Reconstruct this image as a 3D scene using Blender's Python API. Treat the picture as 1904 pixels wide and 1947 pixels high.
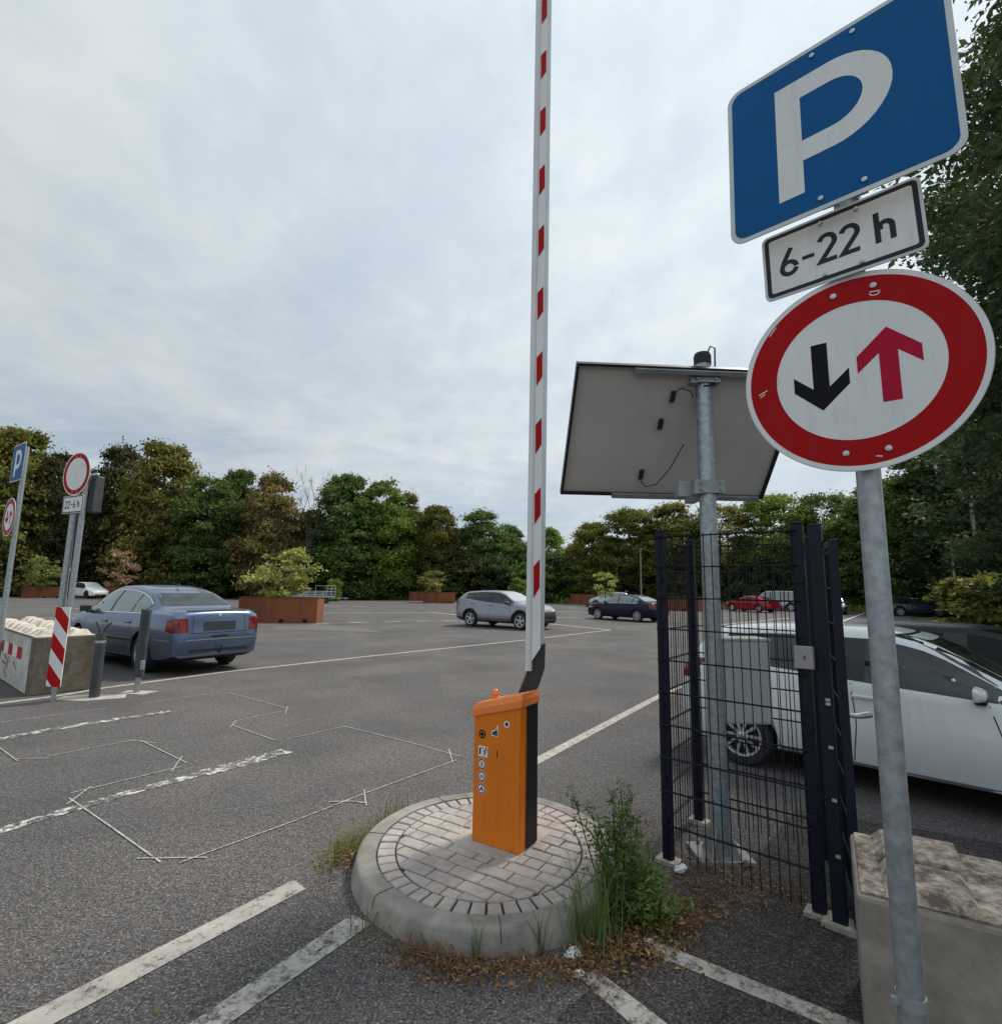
import bpy, bmesh, math, random
import numpy as np
from mathutils import Vector, Matrix
from mathutils.bvhtree import BVHTree

for o in list(bpy.data.objects):
    bpy.data.objects.remove(o, do_unlink=True)
S = bpy.context.scene
COL = S.collection
R = math.radians

# ------------------------------------------------------------------ camera
FPX, CX, CY, EYE = 1025.0, 952.0, 973.5, 1.68
TH, RHO = R(8.02), R(0.9)
_F = np.array([0, math.cos(TH), math.sin(TH)])
_R0 = np.array([1.0, 0, 0]); _U0 = np.cross(_R0, _F)
_R = _R0*math.cos(RHO) + _U0*math.sin(RHO)
_U = -_R0*math.sin(RHO) + _U0*math.cos(RHO)
_C = np.array([0, 0, EYE])
cam_data = bpy.data.cameras.new('camera')
cam = bpy.data.objects.new('camera', cam_data); COL.objects.link(cam)
cam_data.sensor_fit = 'HORIZONTAL'; cam_data.sensor_width = 36.0
cam_data.lens = 36.0*FPX/1904.0
cam_data.clip_start = 0.05; cam_data.clip_end = 3000
m = Matrix.Identity(4)
for i in range(3):
    m[i][0] = _R[i]; m[i][1] = _U[i]; m[i][2] = -_F[i]; m[i][3] = _C[i]
cam.matrix_world = m
S.camera = cam

def ray(x, y):
    return _F + (x-CX)/FPX*_R - (y-CY)/FPX*_U
def at(x, y, z=0.0):                      # point of the plane at height z seen there
    d = ray(x, y); t = (z-EYE)/d[2]; return _C + t*d
def aty(x, y, Y):                         # point at depth Y seen there
    d = ray(x, y); return _C + d*(Y/d[1])

# ------------------------------------------------------------------ world and sun
SUN_EL, SUN_AZ = R(52), R(55)             # azimuth clockwise from +Y
W = bpy.data.worlds.new('World'); S.world = W; W.use_nodes = True
nt = W.node_tree; N = nt.nodes; L = nt.links
N.clear()
def nn(t, **kw):
    n = N.new(t)
    for k, v in kw.items(): setattr(n, k, v)
    return n
out = nn('ShaderNodeOutputWorld'); bg = nn('ShaderNodeBackground')
sky = nn('ShaderNodeTexSky', sky_type='NISHITA', sun_disc=False)
sky.sun_elevation = SUN_EL; sky.sun_rotation = SUN_AZ; sky.air_density = 1.0; sky.dust_density = 1.5
tc = nn('ShaderNodeTexCoord')
sep = nn('ShaderNodeSeparateXYZ'); L.new(tc.outputs['Generated'], sep.inputs[0])
zz = nn('ShaderNodeMath', operation='MAXIMUM'); zz.inputs[1].default_value = 0.0; L.new(sep.outputs['Z'], zz.inputs[0])
za = nn('ShaderNodeMath', operation='ADD'); za.inputs[1].default_value = 0.16; L.new(zz.outputs[0], za.inputs[0])
dx = nn('ShaderNodeMath', operation='DIVIDE'); L.new(sep.outputs['X'], dx.inputs[0]); L.new(za.outputs[0], dx.inputs[1])
dy = nn('ShaderNodeMath', operation='DIVIDE'); L.new(sep.outputs['Y'], dy.inputs[0]); L.new(za.outputs[0], dy.inputs[1])
cb = nn('ShaderNodeCombineXYZ'); L.new(dx.outputs[0], cb.inputs[0]); L.new(dy.outputs[0], cb.inputs[1])
def cloud(scale, detail, dist, loc, sc=(1, 1, 1), rot=0, rough=.55):
    mp = nn('ShaderNodeMapping'); mp.inputs['Location'].default_value = loc; mp.inputs['Scale'].default_value = sc
    mp.inputs['Rotation'].default_value = (0, 0, rot)
    L.new(cb.outputs[0], mp.inputs[0])
    n = nn('ShaderNodeTexNoise'); n.inputs['Scale'].default_value = scale; n.inputs['Detail'].default_value = detail
    n.inputs['Roughness'].default_value = rough; n.inputs['Distortion'].default_value = dist
    L.new(mp.outputs[0], n.inputs['Vector']); return n.outputs['Fac']
def ramp(fac, stops):
    r = nn('ShaderNodeValToRGB'); e = r.color_ramp.elements
    while len(e) < len(stops): e.new(0.5)
    for el, (p, c) in zip(e, stops):
        el.position = p; el.color = (c[0], c[1], c[2], 1)
    L.new(fac, r.inputs[0]); return r.outputs['Color']
big = cloud(0.9, 6, 0.3, (3.1, 0.7, 0), (1.0, 0.75, 1), R(-28), .6)
fine = cloud(4.6, 8, 0.25, (7.3, 2.2, 0), (1.0, 0.8, 1), R(40), .62)
mixf = nn('ShaderNodeMath', operation='MULTIPLY_ADD'); mixf.inputs[1].default_value = 0.38
L.new(fine, mixf.inputs[0])
b2 = nn('ShaderNodeMath', operation='MULTIPLY'); b2.inputs[1].default_value = 0.62; L.new(big, b2.inputs[0])
L.new(b2.outputs[0], mixf.inputs[2])
ccol = ramp(mixf.outputs[0], [(0.33, (4.7, 5.5, 6.3)), (0.46, (5.4, 6.15, 6.8)), (0.56, (6.2, 6.85, 7.3)), (0.68, (7.3, 7.7, 7.9))])
# thin bright veil in front of the hidden sun
sd = (math.sin(SUN_AZ)*math.cos(SUN_EL), math.cos(SUN_AZ)*math.cos(SUN_EL), math.sin(SUN_EL))
dot = nn('ShaderNodeVectorMath', operation='DOT_PRODUCT'); L.new(tc.outputs['Generated'], dot.inputs[0]); dot.inputs[1].default_value = sd
veil = nn('ShaderNodeMapRange'); veil.inputs['From Min'].default_value = 0.25; veil.inputs['From Max'].default_value = 1.0
veil.inputs['To Min'].default_value = 0.88; veil.inputs['To Max'].default_value = 1.28; L.new(dot.outputs['Value'], veil.inputs[0])
cm = nn('ShaderNodeVectorMath', operation='SCALE'); 
# added brightness in the unseen sky behind the viewer, filling surfaces that face it
back = nn('ShaderNodeMapRange'); back.inputs['From Min'].default_value = 0.05; back.inputs['From Max'].default_value = -0.7
back.inputs['To Min'].default_value = 1.0; back.inputs['To Max'].default_value = 1.45; L.new(sep.outputs['Y'], back.inputs[0])
vb = nn('ShaderNodeMath', operation='MULTIPLY'); L.new(veil.outputs[0], vb.inputs[0]); L.new(back.outputs[0], vb.inputs[1])
L.new(ccol, cm.inputs[0]); L.new(vb.outputs[0], cm.inputs['Scale'])
# gaps of clear sky, only low above the horizon
gap = cloud(1.3, 6, 0.6, (0.9, 5.2, 0), (0.5, 1.0, 1), 0, .55)
gm = nn('ShaderNodeMapRange'); gm.inputs['From Min'].default_value = 0.48; gm.inputs['From Max'].default_value = 0.66; L.new(gap, gm.inputs[0])
low = nn('ShaderNodeMapRange'); low.inputs['From Min'].default_value = 0.34; low.inputs['From Max'].default_value = 0.12
low.inputs['To Max'].default_value = 0.85
L.new(sep.outputs['Z'], low.inputs[0])
gg = nn('ShaderNodeMath', operation='MULTIPLY'); L.new(gm.outputs[0], gg.inputs[0]); L.new(low.outputs[0], gg.inputs[1])
mx = nn('ShaderNodeMix', data_type='RGBA'); L.new(gg.outputs[0], mx.inputs['Factor']); L.new(cm.outputs[0], mx.inputs['A']); L.new(sky.outputs[0], mx.inputs['B'])
bg.inputs['Strength'].default_value = 0.081
L.new(mx.outputs['Result'], bg.inputs['Color']); L.new(bg.outputs[0], out.inputs[0])

sun_d = bpy.data.lights.new('sun', 'SUN'); sun_d.energy = 2.8; sun_d.angle = R(12); sun_d.color = (1, .95, .87)
sun = bpy.data.objects.new('sun', sun_d); COL.objects.link(sun)
sun.rotation_euler = Vector((-sd[0], -sd[1], -sd[2])).to_track_quat('-Z', 'Y').to_euler()
S.view_settings.view_transform = 'Standard'; S.view_settings.look = 'None'
S.view_settings.exposure = 0.40; S.view_settings.gamma = 1.0

# ------------------------------------------------------------------ materials
MATS = {}
class Mat:
    def __init__(s, name, rough=.6, metal=0.0, spec=None, coat=0.0):
        s.m = bpy.data.materials.new(name); s.m.use_nodes = True; s.t = s.m.node_tree; s.n = s.t.nodes; s.l = s.t.links
        s.b = s.n['Principled BSDF']; s.o = s.n['Material Output']
        s.b.inputs['Roughness'].default_value = rough; s.b.inputs['Metallic'].default_value = metal
        if spec is not None: s.b.inputs['Specular IOR Level'].default_value = spec
        if coat: s.b.inputs['Coat Weight'].default_value = coat; s.b.inputs['Coat Roughness'].default_value = .04
        s.tc = s.n.new('ShaderNodeTexCoord'); MATS[name] = s.m
    def noise(s, scale, detail=4, coord='Object', rough=.55, dist=0, sc=None):
        n = s.n.new('ShaderNodeTexNoise'); n.inputs['Scale'].default_value = scale; n.inputs['Detail'].default_value = detail
        n.inputs['Roughness'].default_value = rough; n.inputs['Distortion'].default_value = dist
        src = s.tc.outputs[coord]
        if sc:
            mp = s.n.new('ShaderNodeMapping'); mp.inputs['Scale'].default_value = sc; s.l.new(src, mp.inputs[0]); src = mp.outputs[0]
        s.l.new(src, n.inputs['Vector']); return n.outputs['Fac']
    def ramp(s, fac, stops, interp='LINEAR'):
        r = s.n.new('ShaderNodeValToRGB'); r.color_ramp.interpolation = interp; e = r.color_ramp.elements
        while len(e) < len(stops): e.new(.5)
        for el, (p, c) in zip(e, stops):
            if not hasattr(c, '__len__'): c = (c, c, c)
            el.position = p; el.color = (*c, 1)
        s.l.new(fac, r.inputs[0]); return r.outputs['Color']
    def mix(s, fac, a, b, mode='MIX'):
        x = s.n.new('ShaderNodeMix'); x.data_type = 'RGBA'; x.blend_type = mode
        for key, v in (('Factor', fac), ('A', a), ('B', b)):
            i = x.inputs[key] if key == 'Factor' else [q for q in x.inputs if q.name == key and q.type == 'RGBA'][0]
            if isinstance(v, bpy.types.NodeSocket): s.l.new(v, i)
            elif key == 'Factor': i.default_value = v
            else: i.default_value = (*v, 1) if hasattr(v, '__len__') else (v, v, v, 1)
        return [q for q in x.outputs if q.type == 'RGBA'][0]
    def color(s, c):
        i = s.b.inputs['Base Color']
        if isinstance(c, bpy.types.NodeSocket): s.l.new(c, i)
        else: i.default_value = (*c, 1)
        return s
    def bump(s, h, strength=.3, dist=.01):
        b = s.n.new('ShaderNodeBump'); b.inputs['Strength'].default_value = strength; b.inputs['Distance'].default_value = dist
        s.l.new(h, b.inputs['Height']); s.l.new(b.outputs[0], s.b.inputs['Normal']); return s
    def roughness(s, fac, a, b):
        r = s.n.new('ShaderNodeMapRange'); r.inputs['To Min'].default_value = a; r.inputs['To Max'].default_value = b
        s.l.new(fac, r.inputs[0]); s.l.new(r.outputs[0], s.b.inputs['Roughness']); return s

def simple(name, c, rough=.5, metal=0, var=.12, scale=6, coat=0, spec=None, grain=0):
    x = Mat(name, rough, metal, spec, coat)
    n = x.noise(scale, 5)
    lo = tuple(v*(1-var) for v in c); hi = tuple(min(1, v*(1+var)) for v in c)
    x.color(x.ramp(n, [(.3, lo), (.7, hi)]))
    if grain: x.bump(x.noise(grain, 3), .15, .003)
    return x.m

# asphalt: worn grey, stone speckle, patches
def asphalt_color(x):
    sp = x.ramp(x.noise(85, 4, rough=.75), [(.35, (.014, .013, .013)), (.48, (.080, .075, .074)), (.57, (.116, .109, .106)), (.67, (.34, .32, .305))])
    sp2 = x.ramp(x.noise(28, 5, rough=.75), [(.32, .66), (.68, 1.36)])
    big_ = x.ramp(x.noise(.35, 6, dist=.5), [(.3, (.82, .82, .84)), (.7, (1.18, 1.16, 1.12))])
    mid = x.ramp(x.noise(14, 8, rough=.82), [(.3, .76), (.7, 1.26)])
    stain = x.ramp(x.noise(.7, 8, dist=.4, rough=.68), [(.34, (.90, .89, .89)), (.50, (1.05, 1.05, 1.05)), (.64, (1.18, 1.16, 1.13))])
    wheel = x.ramp(x.noise(.5, 5, dist=.3), [(.34, .96), (.6, 1.08)])
    sp = x.mix(1, sp, stain, 'MULTIPLY'); sp = x.mix(1, sp, wheel, 'MULTIPLY')
    c = x.mix(1, sp, sp2, 'MULTIPLY'); c = x.mix(1, c, big_, 'MULTIPLY'); return x.mix(1, c, mid, 'MULTIPLY')
a = Mat('asphalt', .9, spec=.2); a.color(asphalt_color(a)); a.bump(a.noise(150, 3, rough=.7), .55, .006)
a = Mat('asphalt_shade_tint', .9, spec=.2); a.color(a.mix(1, asphalt_color(a), (.58, .54, .56), 'MULTIPLY')); a.bump(a.noise(190, 3, rough=.6), .35, .004)  # asphalt with foreground shade tinted into its colour, finer grain
def paint_mat(name, col, lo, hi, scale=30):
    x = Mat(name, .75, spec=.25)
    w = x.noise(scale, 6, rough=.7) if name != 'line_paint_worn' else x.noise(9, 10, rough=.84)
    if name in ('line_paint', 'line_paint_old'): w = x.noise(13, 10, rough=.82)
    f = x.ramp(w, [(lo, 0), (hi, 1)])
    dirt = x.ramp(x.noise(5, 5), [(.3, tuple(v*.72 for v in col)), (.7, col)])
    x.color(x.mix(f, asphalt_color(x), dirt)); x.bump(x.noise(150, 3, rough=.7), .4, .005); return x.m
paint_mat('line_paint', (.45, .42, .37), .38, .49, 40)
paint_mat('line_paint_old', (.46, .435, .385), .42, .53, 70)
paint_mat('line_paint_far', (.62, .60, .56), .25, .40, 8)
paint_mat('line_paint_worn', (.66, .64, .60), .515, .545, 34)
paint_mat('chalk_line', (.50, .48, .45), .36, .56, 60)
paint_mat('asphalt_patch', (.17, .16, .145), .35, .65, 3)

def streaked(name, c, dirt, amt, rough=.5, spec=.2):
    x = Mat(name, rough, spec=spec)
    st_ = x.ramp(x.noise(9, 8, rough=.72, sc=(3.0, 3.0, .35)), [(.50, 0), (.72, amt)])
    sp_ = x.ramp(x.noise(38, 6, rough=.75), [(.60, 0), (.70, amt*1.2)])
    b_ = x.ramp(x.noise(3, 5), [(.3, tuple(v*.93 for v in c)), (.7, tuple(v*1.06 for v in c))])
    x.color(x.mix(sp_, x.mix(st_, b_, dirt), dirt)); return x.m
def concrete(name, c, stain=(.09, .075, .055), amt=.5, scale=3, grain=120):
    x = Mat(name, .88)
    b = x.ramp(x.noise(scale*4, 6, rough=.65), [(.3, tuple(v*.8 for v in c)), (.7, tuple(v*1.12 for v in c))])
    s_ = x.ramp(x.noise(scale, 7, dist=.6, rough=.65), [(.5-amt*.15, 0), (.5+amt*.35, amt)])
    x.color(x.mix(s_, b, stain)); x.bump(x.noise(grain, 4, rough=.7), .5, .004); return x.m
concrete('kerb_concrete', (.31, .287, .25), (.07, .06, .048), .85, 3.4, 60)
concrete('paver', (.42, .37, .335), (.20, .165, .15), .6, 5)
concrete('footing', (.42, .39, .34), (.25, .21, .16), .6, 6)
concrete('block_mossy', (.15, .13, .095), (.020, .018, .011), 1.0, 4.5, 60)
concrete('block_pale', (.50, .50, .46), (.18, .16, .11), .6, 1.6)
concrete('block_top', (.60, .54, .45), (.30, .22, .19), .6, 3)
x = Mat('block_mottled', .92)
b_ = x.ramp(x.noise(30, 6, rough=.7), [(.3, (.33, .28, .225)), (.7, (.52, .45, .365))])
f_ = x.ramp(x.noise(9, 10, dist=.25, rough=.8), [(.42, 1), (.60, 0)])
x.color(x.mix(f_, b_, (.085, .065, .052))); x.bump(x.noise(70, 6, rough=.8), .4, .004)
concrete('block_plain', (.29, .255, .22), (.085, .07, .055), .95, 3.5, 50)
concrete('block_rough', (.44, .39, .32), (.060, .045, .038), 1.0, 13, 26)
simple('joint', (.035, .03, .027), .95)
simple('galvanised', (.33, .36, .375), .5, .7, .24, 30)
simple('galvanised_dull', (.26, .285, .29), .6, .4, .2, 9)
streaked('orange_paint', (.66, .165, .006), (.36, .11, .015), .45, .42, .35)
simple('orange_lid', (.76, .20, .035), .5, 0, .08, 4)
simple('dark_panel', (.016, .014, .015), .5, 0, .2, 5, spec=.2)
simple('amber_lens', (.75, .20, .015), .12, 0, .1, 5, coat=.6)
simple('white_paint', (.70, .70, .69), .4, 0, .06, 3)
simple('cream_rubber', (.62, .62, .62), .5, 0, .06, 6)
simple('red_film', (.38, .004, .006), .5, 0, .08, 4, spec=.12)
streaked('sign_red', (.34, .003, .005), (.20, .03, .03), .4, .5, .1)
simple('arrow_red', (.40, .006, .035), .5, 0, .05, 3, spec=.1)
streaked('sign_white', (.67, .67, .66), (.40, .39, .36), .35)
simple('sign_edge', (.50, .52, .52), .5, .1, .12, 8)
streaked('sign_blue', (.001, .085, .25), (.02, .085, .19), .4, .5, .1)
simple('sign_black', (.008, .008, .012), .6, 0, .1, 4, spec=.1)
simple('letter_grey', (.030, .034, .044), .6, 0, .1, 4, spec=.1)
simple('aluminium', (.45, .46, .46), .45, .7, .1, 5)
streaked('panel_back', (.50, .48, .455), (.34, .32, .29), .3, .6, .3)
simple('solar_cell', (.01, .015, .04), .15, 0, .1, 3)
simple('frame_black', (.02, .02, .022), .4, .3, .1, 6)
simple('rubber', (.018, .018, .019), .8, 0, .15, 9)
simple('anthracite', (.008, .010, .020), .5, 0, .2, 8, spec=.22)
simple('wire_dark', (.006, .007, .014), .5, 0, .1, 8, spec=.2)
simple('cabinet_grey', (.38, .40, .375), .5, 0, .07, 4)
simple('lock_grey', (.30, .28, .27), .55, .3, .1, 8)
simple('bracket_dark', (.035, .033, .032), .5, .2, .2, 8)
simple('bollard_grey', (.055, .062, .070), .55, .1, .25, 7, spec=.3)
x = Mat('corten', .85)
x.color(x.mix(x.ramp(x.noise(.9, 6, rough=.7, sc=(1, 1, .35)), [(.35, 0), (.65, 1)]), (.115, .034, .016), (.235, .072, .028)))
x.bump(x.noise(30, 4), .2, .005)
simple('soil', (.05, .036, .025), .95, 0, .3, 12)
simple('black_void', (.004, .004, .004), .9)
simple('litter_white', (.72, .72, .73), .4, 0, .05, 9)
simple('wood_post', (.22, .20, .16), .8, 0, .2, 9)
x = Mat('bark', .92); x.color(x.ramp(x.noise(5, 6, sc=(3, 3, .5)), [(.3, (.030, .024, .018)), (.7, (.095, .078, .060))])); x.bump(x.noise(8, 5, sc=(4, 4, .6)), .5, .03)
simple('bark_pale', (.20, .18, .13), .9, 0, .3, 6)

def foliage(name, stops, trans=.36):
    x = Mat(name, .62, spec=.25)
    at_ = x.n.new('ShaderNodeAttribute'); at_.attribute_name = 'tone'
    oi = x.n.new('ShaderNodeObjectInfo')
    n = x.noise(.55, 4)
    ad = x.n.new('ShaderNodeMath'); ad.operation = 'MULTIPLY_ADD'; ad.inputs[1].default_value = .55
    x.l.new(at_.outputs['Fac'], ad.inputs[0])
    h = x.n.new('ShaderNodeMath'); h.operation = 'MULTIPLY'; h.inputs[1].default_value = .45; x.l.new(n, h.inputs[0]); x.l.new(h.outputs[0], ad.inputs[2])
    c = x.ramp(ad.outputs[0], stops)
    v = x.n.new('ShaderNodeMapRange'); v.inputs['To Min'].default_value = .8; v.inputs['To Max'].default_value = 1.2; x.l.new(oi.outputs['Random'], v.inputs[0])
    sc = x.n.new('ShaderNodeVectorMath'); sc.operation = 'SCALE'; x.l.new(c, sc.inputs[0]); x.l.new(v.outputs[0], sc.inputs['Scale'])
    x.color(sc.outputs[0])
    tr = x.n.new('ShaderNodeBsdfTranslucent'); x.l.new(sc.outputs[0], tr.inputs['Color'])
    ms = x.n.new('ShaderNodeMixShader'); ms.inputs[0].default_value = trans
    x.l.new(x.b.outputs[0], ms.inputs[1]); x.l.new(tr.outputs[0], ms.inputs[2]); x.l.new(ms.outputs[0], x.o.inputs[0])
    return x.m
foliage('leaf_green', [(.2, (0.041, 0.074, 0.021)), (.5, (0.095, 0.149, 0.037)), (.8, (0.179, 0.242, 0.058))])
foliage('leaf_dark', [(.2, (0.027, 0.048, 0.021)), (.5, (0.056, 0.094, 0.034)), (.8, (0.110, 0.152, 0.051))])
foliage('leaf_olive', [(.2, (0.065, 0.074, 0.018)), (.5, (0.151, 0.158, 0.034)), (.8, (0.283, 0.260, 0.058))])
foliage('leaf_gold', [(.2, (.056, .062, .014)), (.5, (.190, .185, .044)), (.8, (.420, .370, .105))])
foliage('leaf_rust', [(.2, (.046, .038, .015)), (.5, (.165, .135, .050)), (.8, (.400, .300, .110))])
foliage('leaf_brown', [(.2, (.026, .027, .011)), (.5, (.080, .080, .030)), (.8, (.190, .180, .066))])
foliage('leaf_bright', [(.2, (0.076, 0.122, 0.024)), (.5, (0.161, 0.233, 0.041)), (.8, (0.283, 0.372, 0.077))])
foliage('leaf_sapling', [(.2, (0.142, 0.167, 0.037)), (.5, (0.265, 0.288, 0.072)), (.8, (0.436, 0.428, 0.136))])
foliage('leaf_pink', [(.2, (0.209, 0.139, 0.077)), (.5, (0.378, 0.242, 0.145)), (.8, (0.512, 0.354, 0.222))])
foliage('weed_leaf', [(.2, (.085, .140, .032)), (.5, (.165, .250, .065)), (.8, (.27, .37, .11))], .5)
foliage('dry_grass', [(.2, (.12, .085, .035)), (.5, (.21, .16, .065)), (.8, (.30, .25, .11))], .3)
foliage('mixed_grass', [(.2, (.08, .085, .025)), (.5, (.15, .14, .045)), (.8, (.26, .22, .09))], .3)
foliage('dry_leaf', [(.2, (.085, .045, .020)), (.5, (.20, .105, .042)), (.8, (.36, .23, .10))], .2)
foliage('seed_head', [(.2, (.16, .13, .10)), (.5, (.27, .23, .19)), (.8, (.36, .31, .26))], .3)
x = Mat('grass_ground', .95); x.color(x.ramp(x.noise(3, 7, rough=.7), [(.3, (.035, .042, .014)), (.6, (.085, .095, .028)), (.8, (.14, .13, .05))])); x.bump(x.noise(20, 5), .6, .05)
x = Mat('grass_bank', .95); x.color(x.ramp(x.noise(2, 7, rough=.7), [(.3, (.060, .066, .014)), (.6, (.115, .118, .026)), (.8, (.16, .15, .04))])); x.bump(x.noise(14, 5), .6, .06)
def car_paint(name, c, metal=.55, rough=.28):
    x = Mat(name, rough, metal, spec=.2 if sum(c) < .06 else None, coat=.2 if sum(c) < .06 else .55)
    x.color(x.ramp(x.noise(1.2, 4), [(.3, tuple(v*.93 for v in c)), (.7, tuple(min(1, v*1.05) for v in c))])); return x.m
car_paint('paint_blue', (.10, .145, .235), .6)
car_paint('paint_grey', (.25, .25, .275), .55)
car_paint('paint_navy', (.005, .006, .018), 0, .35)
car_paint('paint_white', (.60, .63, .635), .1, .32)
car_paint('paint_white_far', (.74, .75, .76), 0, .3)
simple('paint_black', (.006, .006, .007), .35, 0, .1, 3, spec=.3)
car_paint('paint_red', (.36, .006, .014), .2)
car_paint('paint_silver', (.33, .36, .39), .6)
car_paint('paint_dark', (.035, .04, .045), .4)
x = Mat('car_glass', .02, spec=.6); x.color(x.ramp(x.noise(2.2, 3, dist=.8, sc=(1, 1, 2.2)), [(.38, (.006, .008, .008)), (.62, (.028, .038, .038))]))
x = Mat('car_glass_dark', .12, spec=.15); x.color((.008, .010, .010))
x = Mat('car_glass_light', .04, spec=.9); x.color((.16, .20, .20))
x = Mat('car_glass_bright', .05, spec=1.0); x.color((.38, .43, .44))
simple('tail_red', (.14, .002, .004), .2, 0, .3, 14, coat=.3)
simple('head_lens', (.55, .57, .58), .1, .2, .1, 12, coat=.8)
simple('chrome', (.72, .73, .74), .16, 1.0, .05, 8)
simple('alloy', (.55, .56, .57), .3, .85, .08, 8)
simple('trim_black', (.012, .012, .013), .5, 0, .1, 8)
simple('plate_dark', (.018, .026, .030), .5, 0, .1, 8)
simple('teal', (.01, .09, .11), .4); simple('seam', (.01, .01, .012), .8)
simple('faded_red', (.30, .05, .05), .7, 0, .2, 12)
simple('gold_dust', (.30, .27, .23), .8)

# ------------------------------------------------------------------ helpers
def tag(o, label=None, cat=None, group=None, kind=None):
    if label: o['label'] = label
    if cat: o['category'] = cat
    if group: o['group'] = group
    if kind: o['kind'] = kind
    return o
def empty(name, loc, label, cat, rz=0, group=None):
    o = bpy.data.objects.new(name, None); COL.objects.link(o); o.empty_display_size = .1
    o.location = tuple(float(v) for v in loc); o.rotation_euler = (0, 0, rz)
    return tag(o, label, cat, group)
def frame_at(origin, r, u):
    r = Vector(r).normalized(); u = Vector(u).normalized(); n = r.cross(u)
    return Matrix(((r.x, u.x, n.x, origin[0]), (r.y, u.y, n.y, origin[1]), (r.z, u.z, n.z, origin[2]), (0, 0, 0, 1)))
class MB:
    def __init__(s): s.v = []; s.f = []; s.mi = []; s.cur = 0; s.mats = []
    def use(s, mat):
        if mat not in s.mats: s.mats.append(mat)
        s.cur = s.mats.index(mat); return s
    def add(s, vs, fs, M=None):
        b = len(s.v)
        for p in vs:
            p = Vector((float(p[0]), float(p[1]), float(p[2])))
            s.v.append(M @ p if M is not None else p)
        for f in fs: s.f.append([b+i for i in f]); s.mi.append(s.cur)
        return s
    def box(s, c, d, M=None, rz=0, taper=1.0):
        x, y, z = (q/2 for q in d)
        vs = [(sx*x*(taper if sz > 0 else 1), sy*y*(taper if sz > 0 else 1), sz*z) for sz in (-1, 1) for sx, sy in ((-1, -1), (1, -1), (1, 1), (-1, 1))]
        T = Matrix.Translation(Vector([float(q) for q in c])) @ Matrix.Rotation(rz, 4, 'Z')
        if M is not None: T = M @ T
        return s.add(vs, [(3, 2, 1, 0), (4, 5, 6, 7), (0, 1, 5, 4), (1, 2, 6, 5), (2, 3, 7, 6), (3, 0, 4, 7)], T)
    def tube(s, pts, rad, seg=12, cap=True, M=None):
        pts = [Vector([float(q) for q in p]) for p in pts]
        rs = rad if hasattr(rad, '__len__') else [rad]*len(pts)
        vs = []; fs = []; up = None
        for i, p in enumerate(pts):
            t = (pts[min(i+1, len(pts)-1)]-pts[max(i-1, 0)]).normalized()
            if up is None: up = Vector((0, 0, 1)) if abs(t.z) < .9 else Vector((1, 0, 0))
            a_ = t.cross(up).normalized(); b_ = a_.cross(t).normalized(); up = b_
            for k in range(seg):
                an = 2*math.pi*k/seg; vs.append(p+(a_*math.cos(an)+b_*math.sin(an))*rs[i])
        for i in range(len(pts)-1):
            for k in range(seg):
                k2 = (k+1) % seg; fs.append((i*seg+k, i*seg+k2, (i+1)*seg+k2, (i+1)*seg+k))
        if cap:
            fs.append(tuple(range(seg))[::-1]); fs.append(tuple((len(pts)-1)*seg+k for k in range(seg)))
        return s.add(vs, fs, M)
    def lathe(s, prof, seg=32, M=None, close=False, cap=True):
        vs = []; fs = []; n = len(prof)
        for k in range(seg):
            an = 2*math.pi*k/seg
            for r_, z_ in prof: vs.append((r_*math.cos(an), r_*math.sin(an), z_))
        for k in range(seg):
            k2 = (k+1) % seg
            for i in range(n-1 if not close else n):
                j = (i+1) % n; fs.append((k*n+i, k2*n+i, k2*n+j, k*n+j))
        if not close and cap:
            if prof[0][0] > 1e-6: fs.append(tuple(k*n for k in range(seg))[::-1])
            if prof[-1][0] > 1e-6: fs.append(tuple(k*n+n-1 for k in range(seg)))
        return s.add(vs, fs, M)
    def prism(s, poly, z0, z1, M=None):
        a_ = sum(poly[i][0]*poly[(i+1) % len(poly)][1]-poly[(i+1) % len(poly)][0]*poly[i][1] for i in range(len(poly)))
        if a_ < 0: poly = poly[::-1]
        n = len(poly)
        vs = [(p[0], p[1], z0) for p in poly]+[(p[0], p[1], z1) for p in poly]
        fs = [tuple(range(n))[::-1], tuple(range(n, 2*n))]+[(i, (i+1) % n, n+(i+1) % n, n+i) for i in range(n)]
        return s.add(vs, fs, M)
    def ring(s, outer, inner, z0, z1, M=None):
        n = len(outer); vs = []
        for z in (z0, z1): vs += [(p[0], p[1], z) for p in outer]+[(p[0], p[1], z) for p in inner]
        fs = []
        for i in range(n):
            j = (i+1) % n
            fs += [(2*n+i, 2*n+j, 3*n+j, 3*n+i), (i, j, 2*n+j, 2*n+i), (n+j, n+i, 3*n+i, 3*n+j), (j, i, n+i, n+j)]
        return s.add(vs, fs, M)
    def ribbon(s, pts, w, z0, z1, M=None, closed=False):
        pts = [Vector((p[0], p[1])) for p in pts]; n = len(pts); Lf = []; Rt = []
        for i in range(n):
            if closed: d0 = (pts[i]-pts[i-1]).normalized(); d1 = (pts[(i+1) % n]-pts[i]).normalized()
            else:
                d0 = (pts[i]-pts[max(i-1, 0)]); d1 = (pts[min(i+1, n-1)]-pts[i])
                d0 = d0.normalized() if d0.length > 0 else d1.normalized(); d1 = d1.normalized() if d1.length > 0 else d0
            t = (d0+d1).normalized(); nr = Vector((-t.y, t.x)); k = 1/max(.35, nr.dot(Vector((-d1.y, d1.x))))
            Lf.append(pts[i]+nr*w/2*k); Rt.append(pts[i]-nr*w/2*k)
        if closed: return s.ring(Rt, Lf, z0, z1, M)
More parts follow.
